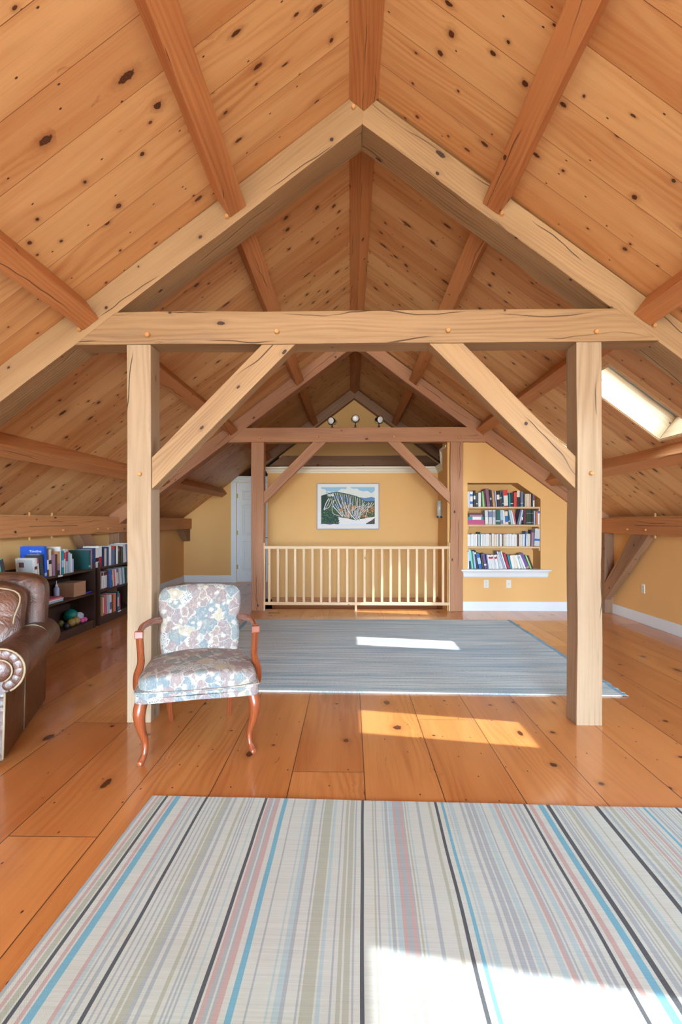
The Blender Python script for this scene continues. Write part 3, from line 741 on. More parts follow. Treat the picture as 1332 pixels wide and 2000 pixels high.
# top shelf
r1 = [(92, 126, 298, 0, 'pale grey'), (127, 170, 296, 0, 'white', ((.18, .34, 'blue'), (.68, .82, 'blue'))), (178, 208, 283, 0, 'black', ((.45, .68, 'white'),)), (211, 243, 320, 0, 'dark grey', ((.18, .24, 'white'),)),
      (246, 284, 315, 0, 'white'), (292, 308, 300, -8, 'olive'), (312, 340, 296, -20, 'light green'), (342, 362, 272, -20, 'maroon'), (370, 420, 258, -28, 'plum', ((.10, .12, 'mauve'),)), (424, 448, 272, -22, 'black', ((.4, .52, 'pale grey'),)),
      (456, 490, 278, -20, 'tan'), (494, 514, 290, -18, 'lavender'), (520, 560, 290, -16, 'black', ((.45, .75, 'white'),)), (564, 590, 285, -14, 'dark grey', ((.5, .6, 'pale blue'),)), (592, 612, 315, -10, 'navy', ((.2, .26, 'white'),)),
      (616, 680, 275, -14, 'white', ((.0, .05, 'crimson'), (.66, 1., 'red'))), (684, 706, 318, -6, 'teal'), (710, 750, 318, -2, 'black', ((.2, .26, 'white'),)), (753, 797, 310, 0, 'red'), (800, 845, 288, 0, 'black', ((.6, 1., 'cream'),)),
      (850, 890, 298, 0, 'slate', ((.2, .26, 'pale blue'),)), (894, 915, 335, 0, 'olive'), (918, 942, 332, 0, 'cream'), (944, 970, 330, 0, 'cream'), (973, 998, 334, 0, 'peach'), (1001, 1024, 336, 0, 'black'), (1027, 1050, 338, 0, 'white', ((.5, 1., 'plum'),))]
niche_row(r1, 900, 7.4, 517, 1.502, 'the top niche shelf', 'books on the top shelf of the wall niche')
# second shelf: crop origin 905, scale 8.325
for (xa, xb, z0, h, c, lb) in ((62, 340, .001, .070, 'magenta', 'thick magenta book lying flat at the bottom of the niche pile'), (64, 325, .072, .044, 'teal', 'teal book with white spine lying flat above the magenta one'),
                               (92, 305, .117, .026, 'mauve', 'mauve book lying flat near the top of the niche pile'), (88, 310, .144, .026, 'maroon', 'dark maroon book topmost of the flat pile in the niche')):
    k = .00743; X = (905+xa/8.325-684.5)*k+.004; w = (xb-xa)/8.325*k*.98
    bb2 = ((.3, .85, 'white'),) if c == 'teal' else ()
    book((X, YW+.03, 1.242+z0), 0, h, w, .19, 0, c, bb2, lb, 'flat pile of books in the niche', lay=True)
r2 = [(346, 398, 96, -10, 'pale grey', ((.05, .5, 'white'),)), (401, 462, 94, -6, 'pale grey', ((.5, .9, 'slate'),)), (465, 515, 94, -2, 'pale grey', ((.5, .9, 'grey'),)), (520, 590, 92, 0, 'dark teal', ((.22, .28, 'white'),)),
      (594, 640, 92, -8, 'pale blue', ((.05, .3, 'slate'),)), (642, 668, 100, -12, 'white'), (672, 724, 115, -14, 'cream', ((.2, .65, 'blue'),)), (726, 750, 100, -16, 'dark teal', ((.2, .27, 'white'),)), (762, 796, 96, -42, 'pale blue'),
      (800, 824, 102, -46, 'white'), (828, 848, 106, -44, 'rose'), (856, 884, 82, 62, 'slate'), (888, 912, 92, 50, 'pale grey'), (916, 938, 96, 46, 'dark blue', ((.3, .5, 'white'),)), (962, 1004, 74, 0, 'maroon'), (1006, 1044, 76, 0, 'dark green', ((.1, .14, 'grey'), (.7, .73, 'grey'))),
      (1046, 1086, 76, 0, 'dark green', ((.1, .14, 'pale grey'), (.7, .73, 'grey'))), (1088, 1128, 76, 0, 'black', ((.1, .14, 'grey'), (.7, .73, 'grey'))), (1132, 1150, 108, 0, 'pale grey'), (1152, 1166, 110, 0, 'slate'), (1168, 1188, 122, 0, 'orange'), (1192, 1224, 100, 0, 'white', ((.8, 1., 'bright blue'),)), (1227, 1248, 106, 0, 'dark grey')]
niche_row(r2, 905, 8.325, 329, 1.243, 'the second niche shelf', 'books on the second shelf of the wall niche')
r3 = []
x = 92; pr_ = random.Random(3)
sp = {236: ('black', 13), 262: ('teal', 11), 430: ('dark grey', 10), 536: ('dark grey', 10), 600: ('navy', 9), 790: ('brown', 32), 862: ('pale blue', 10), 915: ('blue', 16)}
while x < 985:
    hit = [k for k in sp if k-8 <= x <= k+22]
    if hit:
        k = hit[0]; c, w = sp.pop(k); r3.append((x, x+w, 886 if c in ('teal', 'black') else (870 if c == 'blue' else 912), 6 if c == 'blue' else 0, c)); x += w+1; continue
    w = pr_.choice((17, 20, 23, 26)); r3.append((x, x+w, 905+pr_.randint(0, 14), 0 if x < 880 else 4, pr_.choice(('white', 'white', 'cream', 'white')))); x += w+1.5
r3 += [(988, 1002, 850, 6, 'navy'), (1004, 1038, 888, 6, 'mauve'), (1046, 1128, 836, 14, 'pale grey', ((.30, .42, 'blue'),))]
niche_row(r3, 900, 7.4, 1088, .930, 'the third niche shelf', 'paperbacks on the third shelf of the wall niche', .13)
r4 = [(64, 84, 130, -2, 'white', ((.9, 1., 'black'),)), (88, 122, 118, -18, 'pale blue', ((.0, .4, 'navy'),)), (128, 158, 136, -36, 'mint'), (162, 176, 146, -34, 'teal'), (178, 204, 150, -34, 'lavender'), (208, 238, 138, -44, 'black', ((.8, .9, 'white'),)), (246, 300, 184, -46, 'blue', ((.3, .7, 'pale blue'),)),
      (304, 326, 190, -34, 'olive'), (338, 380, 186, -44, 'purple', ((.2, .3, 'white'),)), (384, 404, 206, -28, 'slate')]
x = 408
for i in range(9):
    r4.append((x, x+22, 204+(i % 3)*4, -34-i, 'white' if i not in (4, 7) else 'pale grey', ((.72, .86, 'crimson'),) if 1 <= i <= 6 and i != 4 else ())); x += 23.5
r4 = [q if q[5:] != ((),) else q[:5] for q in r4]
r4 += [(620, 644, 152, -92, 'pale grey'), (648, 672, 158, -90, 'lavender'), (676, 700, 150, -86, 'white'), (704, 746, 186, -70, 'crimson'), (750, 776, 204, -54, 'teal'), (782, 828, 218, -46, 'white'), (830, 880, 216, -54, 'cream'), (884, 926, 218, -66, 'white'), (930, 968, 214, -72, 'pale grey', ((.75, .9, 'grey'),)), (974, 1006, 208, -88, 'white'),
       (1012, 1070, 192, -110, 'purple', ((.02, .12, 'tan'),)), (1074, 1100, 216, -86, 'light green'), (1104, 1130, 226, -76, 'maroon')]
niche_row(r4, 905, 8.325, 432, .603, 'the niche sill', 'leaning books on the white niche sill')

# ------------------------------------------------------------------ bookcases along the left knee wall
def bookcase(y0, y1, label, shelves=(.10, .432, .72), htop=.80):
    D = .31; e = thing('bookcase', label, 'bookcase', (-3.41, y0, 0), 0, 'dark bookcases along the left wall'); L = y1-y0; t = .022
    for yy in (0, L-t):
        bm = bmesh.new(); n = 8
        prf = [(0, 0), (D, 0), (D, htop-.06)]+[(D-.06+.06*math.cos(a*PI/2/n), htop-.06+.06*math.sin(a*PI/2/n)) for a in range(1, n+1)]+[(0, htop)]
        A = [bm.verts.new((x, yy, z)) for x, z in prf]; B = [bm.verts.new((x, yy+t, z)) for x, z in prf]; bm.faces.new(A); bm.faces.new(B[::-1])
        for i in range(len(prf)): bm.faces.new((A[i], B[i], B[(i+1) % len(prf)], A[(i+1) % len(prf)]))
        o = link('side_panel', bm, M['espresso'], e); grain(o, (0, 0, 1))
    woodbox('back_panel', 0, .012, t, L-t, 0, htop+.01, M['espresso'], e, axis=(0, 1, 0))
    for z in shelves: woodbox('shelf', .012, D-.004, t, L-t, z-.022, z, M['espresso'], e, axis=(0, 1, 0))
    woodbox('plinth', D-.03, D-.012, t, L-t, 0, shelves[0]-.022, M['espresso'], e, axis=(0, 1, 0))
    return e
bookcase(3.78, 4.84, 'dark bookcase at the far left edge, mostly hidden behind the leather armchair')
bookcase(4.88, 6.17, 'dark stained bookcase holding the cardboard box and the balls')
bookcase(6.27, 7.38, 'dark stained bookcase packed with books, beside the timber post')
def yrow(rows, zshelf, where, group, xs=-3.115, dep=.2, flip=1):
    """rows: (px0, px1, height m, lean rad, colour, bands) pixel columns of the spine base on plane X=-3.12"""
    labs = mklabels([(0, 0, 0, 0)+tuple(r[4:]) for r in rows], where)
    for r, lb in zip(rows, labs):
        ya = 3.115/((684.5-r[0])/1000)*.9815+.09; yb = 3.115/((684.5-r[1])/1000)*.9815+.09
        ya = Y_of(r[0]); yb = Y_of(r[1]); w = max(.008, (yb-ya)*.94)
        d = r[6] if len(r) > 6 else dep*(.8+.3*RNG.random())
        yield book((xs-RNG.random()*.015, ya, zshelf+.001), R(90), w, r[2], d, r[3], r[4], r[5] if len(r) > 5 else (), lb, group, parts=True)
_T = math.atan(18.5/1000)
def Y_of(px, X=-3.12):
    xc = (px-666)/1000; dx = xc*math.cos(_T)-math.sin(_T); dy = xc*math.sin(_T)+math.cos(_T); return dy*X/dx
wh = 'bookcase top by the armchair'
rows = [(70.5, 75.5, .205, -.10, 'white', ((.45, .6, 'maroon'),), .19), (76, 79, .20, -.12, 'cream', ((.75, 1., 'rose'), (0, .12, 'crimson')), .15), (80.5, 87, .235, -.12, 'dark grey', (), .15), (89, 93.5, .315, -.03, 'bright blue', ((.04, .14, 'pale blue'),), .25),
        (94, 97, .29, -.05, 'brown', ((.25, .6, 'white'),), .2), (97.5, 102.5, .28, -.06, 'cream', ((.45, .6, 'black'),), .17), (103, 107.5, .225, 0, 'mauve', (), .16), (108, 110.5, .225, 0, 'brown', (), .18), (111.5, 116.5, .25, 0, 'tan', ((0, .2, 'black'), (.2, .5, 'mauve')), .2), (117, 119, .30, 0, 'white', (), .27),
        (120, 124.5, .25, 0, 'teal', ((.3, .6, 'pale blue'),), .2), (125.5, 129, .27, 0, 'white', ((.6, .85, 'red'),), .2), (129.5, 133, .265, 0, 'pale grey', ((.5, .9, 'crimson'),), .2), (134, 138, .225, 0, 'pale blue', (), .18), (138.5, 141.5, .21, -.02, 'white', (), .16), (142, 144.5, .15, 0, 'lavender', (), .16)]
objs = list(yrow(rows, .72, wh, 'books on top of the bookcase by the armchair'))
blue, bmt = objs[3]
# the title on the blue cover
def text3d(name, s, size, m, parent, mat, ext=.0006):
    c = bpy.data.curves.new(name, 'FONT'); c.body = s; c.size = size; c.extrude = ext; c.align_x = 'LEFT'
    o = bpy.data.objects.new(name, c); COL.objects.link(o)
    dg = bpy.context.evaluated_depsgraph_get(); me = bpy.data.meshes.new_from_object(o.evaluated_get(dg)); bpy.data.objects.remove(o)
    q = bpy.data.objects.new(name, me); COL.objects.link(q); me.materials.clear(); me.materials.append(m); q.parent = parent; q.matrix_local = mat; return q
tb = bmt @ Matrix.Translation((-.0012, .155, .255)) @ Matrix.Rotation(R(90), 4, 'X') @ Matrix.Rotation(R(-90), 4, 'Y')
text3d('title', 'Timeline', .036, cmat(CN['white']), blue, tb)
tb = bmt @ Matrix.Translation((-.0012, .145, .228)) @ Matrix.Rotation(R(90), 4, 'X') @ Matrix.Rotation(R(-90), 4, 'Y')
text3d('title', 'Ancient Rome', .021, cmat(CN['white']), blue, tb)
# white book: framed cover
wb, wmt = objs[0]
bm = bmesh.new(); box(bm, -.0012, -.0004, .02, .17, .012, .190); bmesh.ops.transform(bm, matrix=wmt, verts=bm.verts); link('cover_panel', bm, cmat((196, 204, 204)), wb)
bm = bmesh.new(); box(bm, -.0020, -.0010, .105, .155, .115, .165); bmesh.ops.transform(bm, matrix=wmt, verts=bm.verts); link('cover_picture', bm, cmat((110, 66, 84)), wb)
rows = [(0, 6, .24, -.05, 'mint', ((.0, .5, 'white'),), .2), (8, 14.5, .235, -.28, 'dark grey', (), .2)]
list(yrow(rows, .72, 'the far left bookcase', 'books on the far left bookcase'))
wh = 'bookcase top beside the post'
rows = [(174.5, 178, .225, 0, 'dark teal', ((.1, .2, 'mint'),), .24), (178.2, 181, .235, 0, 'mauve', (), .2), (181.3, 187, .245, 0, 'dark blue', (), .2), (187.3, 193.5, .245, 0, 'white', ((.3, .5, 'black'),), .2), (194, 199.5, .26, 0, 'white', ((0, .5, 'crimson'),), .2), (200, 203, .235, 0, 'navy', (), .19),
        (203.3, 209, .225, 0, 'cream', (), .18), (209.3, 212, .245, 0, 'dark blue', (), .2), (212.4, 216.5, .25, 0, 'white', (), .2), (217, 224, .245, 0, 'slate', ((.82, 1., 'red'),), .2), (224.3, 227.5, .24, 0, 'dark green', (), .2), (228, 230, .24, 0, 'white', (), .2), (230.5, 234, .24, 0, 'brown', ((.7, .85, 'rose'),), .2),
        (234.4, 237.5, .23, 0, 'black', (), .2), (238, 241, .225, -.05, 'olive', (), .2), (242, 247, .25, -.14, 'pale grey', (), .2), (247.5, 251, .25, -.14, 'slate', (), .2), (252, 256, .26, -.05, 'white', (), .2), (257, 261, .25, 0, 'navy', (), .2)]
list(yrow(rows, .72, wh, 'books on top of the bookcase beside the post'))
wh = 'middle shelf beside the post'
rows = [(199, 202.3, .215, 0, 'white', ((.8, 1., 'maroon'), (0, .06, 'maroon'))), (202.5, 205.5, .215, 0, 'white', ((.8, 1., 'maroon'), (0, .06, 'maroon'))), (205.8, 210, .215, 0, 'pale grey', ((.8, 1., 'maroon'), (0, .06, 'maroon'))), (210.5, 212.5, .23, 0, 'brown'), (213.5, 218, .225, -.06, 'blue'), (218.5, 221, .225, -.08, 'olive', ((.4, .7, 'orange'),)),
        (221.3, 223.3, .215, -.10, 'cream'), (223.6, 226, .215, -.12, 'rose'), (226.3, 229, .22, -.12, 'white'), (229.3, 233, .215, -.12, 'purple', ((.1, .8, 'cream'),)), (233.3, 235.5, .22, -.14, 'grey'), (235.8, 238.3, .225, -.15, 'pale grey'), (238.6, 241, .225, -.14, 'maroon'), (241.3, 244, .22, -.10, 'pale blue'), (244.4, 247.5, .22, 0, 'dark green'), (248, 252, .22, 0, 'white')]
list(yrow(rows, .432, wh, 'books on the middle shelf beside the post', dep=.18))
wh = 'bottom shelf beside the post'
rows = [(199, 201.5, .24, -.03, 'tan'), (201.8, 204.5, .25, -.03, 'green', ((.1, .9, 'white'),)), (205, 210, .25, -.07, 'rose'), (210.5, 214, .235, -.04, 'pale blue'), (214.3, 218, .235, -.02, 'white', ((.2, .6, 'slate'),)), (218.3, 220, .225, 0, 'navy'), (220.3, 223.5, .24, 0, 'orange'), (223.8, 226, .24, 0, 'lavender'), (226.3, 229, .25, 0, 'black'), (229.3, 232, .25, 0, 'teal', ((.2, .7, 'white'),)), (232.3, 234, .22, 0, 'magenta')]
list(yrow(rows, .10, wh, 'books on the bottom shelf beside the post', dep=.18))

# things on the middle bookcase
def simple(name, bm, m, label, cat, loc, rz=0, group=None, smooth=False):
    o = link(name, bm, m, loc=loc, smooth=smooth); o.rotation_euler = (0, 0, rz); return tag(o, label, cat, group)
c = thing('cardboard_box', 'closed brown cardboard box on the middle bookcase shelf', 'box', (-3.22, 5.86, .433))
bm = bmesh.new(); box(bm, -.095, .095, -.13, .13, 0, .158); bevel(bm, .003, 1); link('carton', bm, M['card'], c)
bm = bmesh.new(); box(bm, -.096, .096, -.132, .132, .148, .160); bevel(bm, .003, 1); link('lid', bm, M['card'], c)
c = thing('spray_bottle', 'pale blue squeeze bottle with white nozzle beside the cardboard box', 'bottle', (-3.22, 5.55, .433))
bm = bmesh.new(); tube(bm, [(0, 0, 0), (0, 0, .005), (0, 0, .12), (0, 0, .15)], [.026, .03, .03, .014], 14); link('bottle_body', bm, cmat((160, 172, 204)), c, True)
bm = bmesh.new(); tube(bm, [(0, 0, .148), (0, 0, .165), (0, 0, .17), (0, 0, .21)], [.014, .014, .006, .003], 12); link('nozzle', bm, cmat(CN['white']), c, True)
for i, (z, cc, cn, dy) in enumerate(((0, 'pale blue', 'pale blue', .0), (.019, 'white', 'white', .01), (.036, 'rose', 'pink-edged', -.02))):
    bm = bmesh.new(); box(bm, -.12, .10, -.14, .14, 0, .016); bevel(bm, .002, 1)
    simple('magazine', bm, cmat(CN[cc]), '%s magazine in the flat pile beside the squeeze bottle, %s' % (cn, ('at the bottom', 'in the middle', 'on top')[i]), 'magazine', (-3.215, 5.36+dy, .433+z), .02*i, 'flat pile of magazines')
def fold(v): return v+Vector((0, 0, .01*noise.noise(v*30)))
o = pad('folded_cloth', .16, .14, .018, cmat((58, 60, 160)), None, fold, .3, 8, (-3.20, 6.07, .442)); tag(o, 'purple-blue folded cloth at the right end of the middle shelf', 'cloth')
def crum(v): n = noise.noise_vector(v*22); return v+Vector(n)*.018
o = pad('crumpled_bag', .10, .09, .07, cmat((214, 208, 190)), None, crum, .8, 10, (-3.22, 6.06, .482)); tag(o, 'small off-white crumpled bag on the purple cloth', 'bag')
def ball(loc, r, col, label, cat='ball', rough=.35, group=None, name='ball'):
    bm = bmesh.new(); bmesh.ops.create_uvsphere(bm, u_segments=24, v_segments=16, radius=r)
    return simple(name, bm, cmat(col, rough), label, cat, loc, 0, group, True)
ball((-3.30, 5.98, .10+.079), .079, (14, 130, 112), 'large teal exercise ball on the bottom bookcase shelf')
ball((-3.27, 5.72, .10+.038), .038, (120, 112, 60), 'small olive ball left of the teal ball', 'ball')
ball((-3.16, 5.74, .10+.047), .047, (156, 132, 70), 'gold ball in front of the teal ball, left of the pair', 'ball', .25, 'pair of gold balls')
ball((-3.17, 5.85, .10+.048), .048, (164, 138, 78), 'gold ball in front of the teal ball, right of the pair', 'ball', .25, 'pair of gold balls')
ball((-3.14, 5.60, .10+.037), .037, (34, 38, 44), 'small black ball at the front edge of the bottom shelf')
dbb = thing('dumbbell', 'small pink dumbbell on the bottom bookcase shelf', 'dumbbell', (-3.15, 5.98, .10))
for yy in (-.032, .036):
    bm = bmesh.new(); bmesh.ops.create_icosphere(bm, subdivisions=2, radius=.029); bmesh.ops.translate(bm, verts=bm.verts, vec=(0, yy, .029)); link('weight_head', bm, cmat((226, 96, 170)), dbb)
bm = bmesh.new(); tube(bm, [(0, -.03, .029), (0, .034, .029)], .012, 10); link('grip', bm, cmat((226, 96, 170)), dbb, True)
def sack(v):
    v = v+Vector(noise.noise_vector(v*14))*.012
    t = max(0, v.y/.1); v.z *= 1-.55*min(1, t); v.x *= 1-.3*min(1, t); return v
o = pad('drawstring_bag', .13, .20, .11, cmat((206, 212, 226)), None, sack, .7, 12, (-3.27, 6.07, .152)); tag(o, 'white printed drawstring bag beside the teal ball', 'bag')
bm = bmesh.new(); box(bm, .0, .002, -.03, .03, -.015, .015); q = link('printed_logo', bm, cmat((150, 70, 90)), o); q.location = (.058, -.01, .01)
bm = bmesh.new(); tube(bm, spline([(0, -.09, .03), (.02, -.12, .04), (.03, -.10, .0), (.02, -.08, .02)], 5), .004, 6); link('drawstring', bm, cmat(CN['black']), o, True)
for (yy, z, nm) in ((5.42, .709, 'top shelf edge of the bookcase by the armchair'), (6.82, .088, 'bottom shelf edge of the bookcase beside the post')):
    bm = bmesh.new(); box(bm, 0, .006, -.04, .04, -.008, .008); bevel(bm, .001, 1); simple('shelf_tag', bm, cmat(CN['white']), 'small white tag clipped to the %s' % nm, 'tag', (-3.105, yy, z))

# ------------------------------------------------------------------ picture
pc = thing('framed_picture', 'framed ski trail map painting with white mat above the railing', 'picture', (-.042, YP-.002, 1.155))
PW, PH = 1.035, .765
bm = bmesh.new()
for q in ((-PW/2, PW/2, -.03, 0, 0, .014), (-PW/2, PW/2, -.03, 0, PH-.014, PH), (-PW/2, -PW/2+.014, -.03, 0, .014, PH-.014), (PW/2-.014, PW/2, -.03, 0, .014, PH-.014)): box(bm, *q)
link('picture_frame', bm, M['frame'], pc)
bm = bmesh.new(); box(bm, -PW/2+.012, PW/2-.012, -.016, -.004, .012, PH-.012); link('mat_board', bm, M['mat'], pc)
def paint():
    NXp, NZp = 300, 206; rr = random.Random(5)
    ridge_pts = [(0, .78), (.10, .82), (.14, .85), (.22, .87), (.30, .88), (.4, .855), (.52, .82), (.65, .77), (.75, .71), (.80, .65), (.86, .635), (1, .64)]
    def rz(x):
        for (a, b), (c, d) in zip(ridge_pts, ridge_pts[1:]):
            if a <= x <= c: return b+(d-b)*(x-a)/(c-a)
    img = [[None]*NXp for _ in range(NZp)]
    fb = lambda x: .16+.05*math.sin(x*5)+(.0 if x < .3 else 0)
    for j in range(NZp):
        for i in range(NXp):
            x, z = i/(NXp-1), j/(NZp-1); n1 = noise.noise(Vector((x*9, z*9, 0))); n2 = noise.noise(Vector((x*40, z*40, 3)))
            if z > rz(x):
                c = (150, 190, 214) if z-.93+.05*math.sin(x*9)+n1*.09 > 0 else (222, 226, 222)
                if x > .72 and z < .72+n1*.04: c = (96, 132, 186)
            else:
                c = (46, 74, 60) if n2 < .0 else (92, 110, 66)
                if x > .35 and n1+n2*.6 > .10 and z < .52: c = (190, 132, 76)
                if n1 < -.12 and z > .45 and .2 < x < .6: c = (72, 100, 138)
                if x < .12+.03*n2: c = (34, 62, 50)
                edge = .22-.22*(x-.30)+.02*n1 if x < .64 else .145+.22*(x-.64)+.02*n1
                if x > .28+.05*n2+.10*max(0, z-.0)*0 and z < edge: c = (230, 232, 234)
                if x < .34-.25*abs(z-.12)+.03*n2 and z < .40-.45*max(0, x-.10)+.05*n2: c = (30, 62, 56) if n2 < .1 else ((84, 120, 74) if n1 > 0 else (52, 92, 78))
                if .02 < z < .06 and x < .33: c = (84, 70, 84)
                if z < .03+.02*n1: c = (214, 226, 240)
                if x > .84+.03*n2 and .03 < z < .05+(x-.84)*.8+.03*n2: c = (40, 62, 58) if n2 < .1 else (124, 76, 82)
            img[j][i] = c
    def dot(x, z, r, c):
        ci, cj = x*(NXp-1), z*(NZp-1)
        for j in range(int(cj-r-1), int(cj+r+2)):
            for i in range(int(ci-r-1), int(ci+r+2)):
                if 0 <= i < NXp and 0 <= j < NZp and (i-ci)**2+(j-cj)**2 <= r*r: img[j][i] = c
    def trail(pts, r):
        P = spline([(a, 0, b) for a, b in pts], 30)
        for p in P: dot(p.x, p.z, r+1.1, (54, 68, 76))
        for p in P: dot(p.x, p.z, r, (238, 240, 242))
    T = []
    for k in range(15):
        s = .22+k*.042; zt = rz(min(.97, s))-.03; e = .36+.36*(k/14.)+rr.uniform(-.02, .02); ze = .26-.12*(k/14)
        T.append(([(s, zt), (s+(e-s)*.3+rr.uniform(-.02, .02), zt-(zt-ze)*.35), (s+(e-s)*.65+rr.uniform(-.03, .03), zt-(zt-ze)*.68), (e, ze)], 1.1))
    for k in range(6):
        s = .95-k*.045; T.append(([(s, .60-.02*k), (s-.05, .48), (s-.14+rr.uniform(-.02, .02), .34), (.68, .16)], 1.1))
    for a in (([(.14, .70), (.09, .58), (.05, .42)], 1.8), ([(.17, .70), (.13, .56), (.06, .40)], 1.1), ([(.2, .70), (.19, .58), (.13, .46), (.05, .41)], 1.1), ([(.24, .66), (.22, .52), (.3, .38), (.40, .22)], 1.6), ([(.26, .55), (.33, .40), (.45, .22)], 1.1),
              ([(.45, .6), (.49, .42), (.58, .24), (.66, .12)], 1.8), ([(.2, .5), (.22, .32), (.34, .24)], 1.1), ([(.55, .6), (.6, .46), (.55, .38)], 1.), ([(.68, .5), (.78, .48), (.93, .50), (.99, .58)], 1.), ([(.88, .60), (.87, .42), (.83, .22)], 1.2)): T.append(a)
    for t in T: trail(*t)
    for k in range(60): dot(.11+.12*rr.random(), .76+.07*rr.random(), 1.6, (228, 230, 232))
    bm = bmesh.new(); cl = bm.loops.layers.float_color.new('Col'); w, h = .885, .632
    vs = [[bm.verts.new((-w/2+w*i/NXp, -.0175, .068+h*j/NZp)) for i in range(NXp+1)] for j in range(NZp+1)]
    for j in range(NZp):
        for i in range(NXp):
            f = bm.faces.new((vs[j][i], vs[j][i+1], vs[j+1][i+1], vs[j+1][i])); c = (*lin(*img[j][i]), 1)
            for l in f.loops: l[cl] = c
    link('painting', bm, vcol_mat('painted_print', .5), pc)
paint()

# ------------------------------------------------------------------ spotlights on the middle tie
for (x, z, yaw, pit, lb) in ((-.286, 2.748, -25, 8, 'left black spotlight on the middle tie beam, turned left'), (.070, 2.782, 3, 14, 'centre black spotlight on the middle tie beam, tallest of three'), (.419, 2.762, 30, 12, 'right black spotlight on the middle tie beam, facing right')):
    e = thing('spotlight', lb, 'spotlight', (x+(.02 if x < 0 else -.008 if x > .3 else 0), D2+.06, TI1+.002), 0, 'black spotlights on the middle tie beam')
    hz = z-TI1
    bm = bmesh.new(); tube(bm, [(0, 0, 0), (0, 0, .012), (0, 0, .02), (0, 0, hz-.03)], [.024, .024, .008, .007], 12); box(bm, -.012, .012, -.012, .012, .02, .04); link('stem', bm, M['black'], e)
    rot = Matrix.Translation((0, -.0, hz)) @ Matrix.Rotation(R(yaw), 4, 'Z') @ Matrix.Rotation(R(pit), 4, 'X')
    bm = bmesh.new(); tube(bm, [(0, .07, 0), (0, .065, 0), (0, .02, 0), (0, -.03, 0), (0, -.04, 0), (0, -.036, 0)], [.012, .028, .042, .053, .055, .047], 22); bmesh.ops.transform(bm, matrix=rot, verts=bm.verts); link('lamp_head', bm, M['black'], e, True)
    bm = bmesh.new(); tube(bm, [(0, -.034, 0), (0, -.043, 0), (0, -.046, 0)], [.047, .045, .02], 22); bmesh.ops.transform(bm, matrix=rot, verts=bm.verts); link('lens', bm, M['lens'], e, True)
    bm = bmesh.new(); tube(bm, [(-.058, 0, 0), (-.058, 0, -.02), (-.045, 0, -.052), (0, 0, -.062), (.045, 0, -.052), (.058, 0, -.02), (.058, 0, 0)], .004, 6); bmesh.ops.translate(bm, verts=bm.verts, vec=(0, 0, hz)); link('yoke', bm, M['black'], e)

# ------------------------------------------------------------------ sconce
e = thing('wall_sconce', 'grey metal wall sconce with opal glass cylinder beside the stairwell', 'wall lamp', (1.445, 7.93, 1.30))
bm = bmesh.new(); box(bm, -.012, 0, -.055, .055, -.02, .34); bevel(bm, .003, 1); link('back_plate', bm, M['bronze'], e)
bm = bmesh.new(); tube(bm, [(-.075, 0, .07), (-.075, 0, .31)], .036, 20); link('glass_shade', bm, M['glasscyl'], e, True)
bm = bmesh.new(); tube(bm, [(-.075, 0, .045), (-.075, 0, .07)], .04, 20); box(bm, -.08, -.005, -.012, .012, .045, .06); link('cup', bm, M['bronze'], e)
# ------------------------------------------------------------------ outlets, vent
def outlet(loc, rz, label, kind):
    e = thing('wall_outlet', label, 'outlet', loc, rz)
    bm = bmesh.new(); box(bm, -.036, .036, -.006, 0, -.058, .058); bevel(bm, .003, 2); link('cover_plate', bm, M['outlet'], e)
    bm = bmesh.new()
    if kind == 'duplex':
        for z in (-.022, .022):
            for x in (-.008, .006): box(bm, x, x+.0025, -.0072, -.005, z-.004, z+.007)
            box(bm, -.0025, .0025, -.0072, -.005, z-.013, z-.009)
    else: tube(bm, [(0, -.004, 0), (0, -.016, 0)], .006, 10)
    link('sockets', bm, M['slot'] if kind == 'duplex' else M['brass'], e)
outlet((1.957, YW, .39), 0, 'white duplex outlet under the niche sill, left of the two', 'duplex')
outlet((2.277, YW, .39), 0, 'white cable jack plate under the niche sill, right of the two', 'jack')
outlet((XR, 6.54, .443), R(-90), 'white duplex outlet low on the right knee wall', 'duplex')
e = thing('floor_vent', 'small brass floor register between rug and railing', 'vent', (-1.07, 7.19, 0))
bm = bmesh.new(); box(bm, -.09, .09, -.05, .05, 0, .005); bevel(bm, .002, 1); link('vent_frame', bm, M['brass'], e)
bm = bmesh.new()
for i in range(9): box(bm, -.075+i*.0175, -.066+i*.0175, -.036, .036, .0045, .0058)
link('louvre', bm, M['slot'], e)

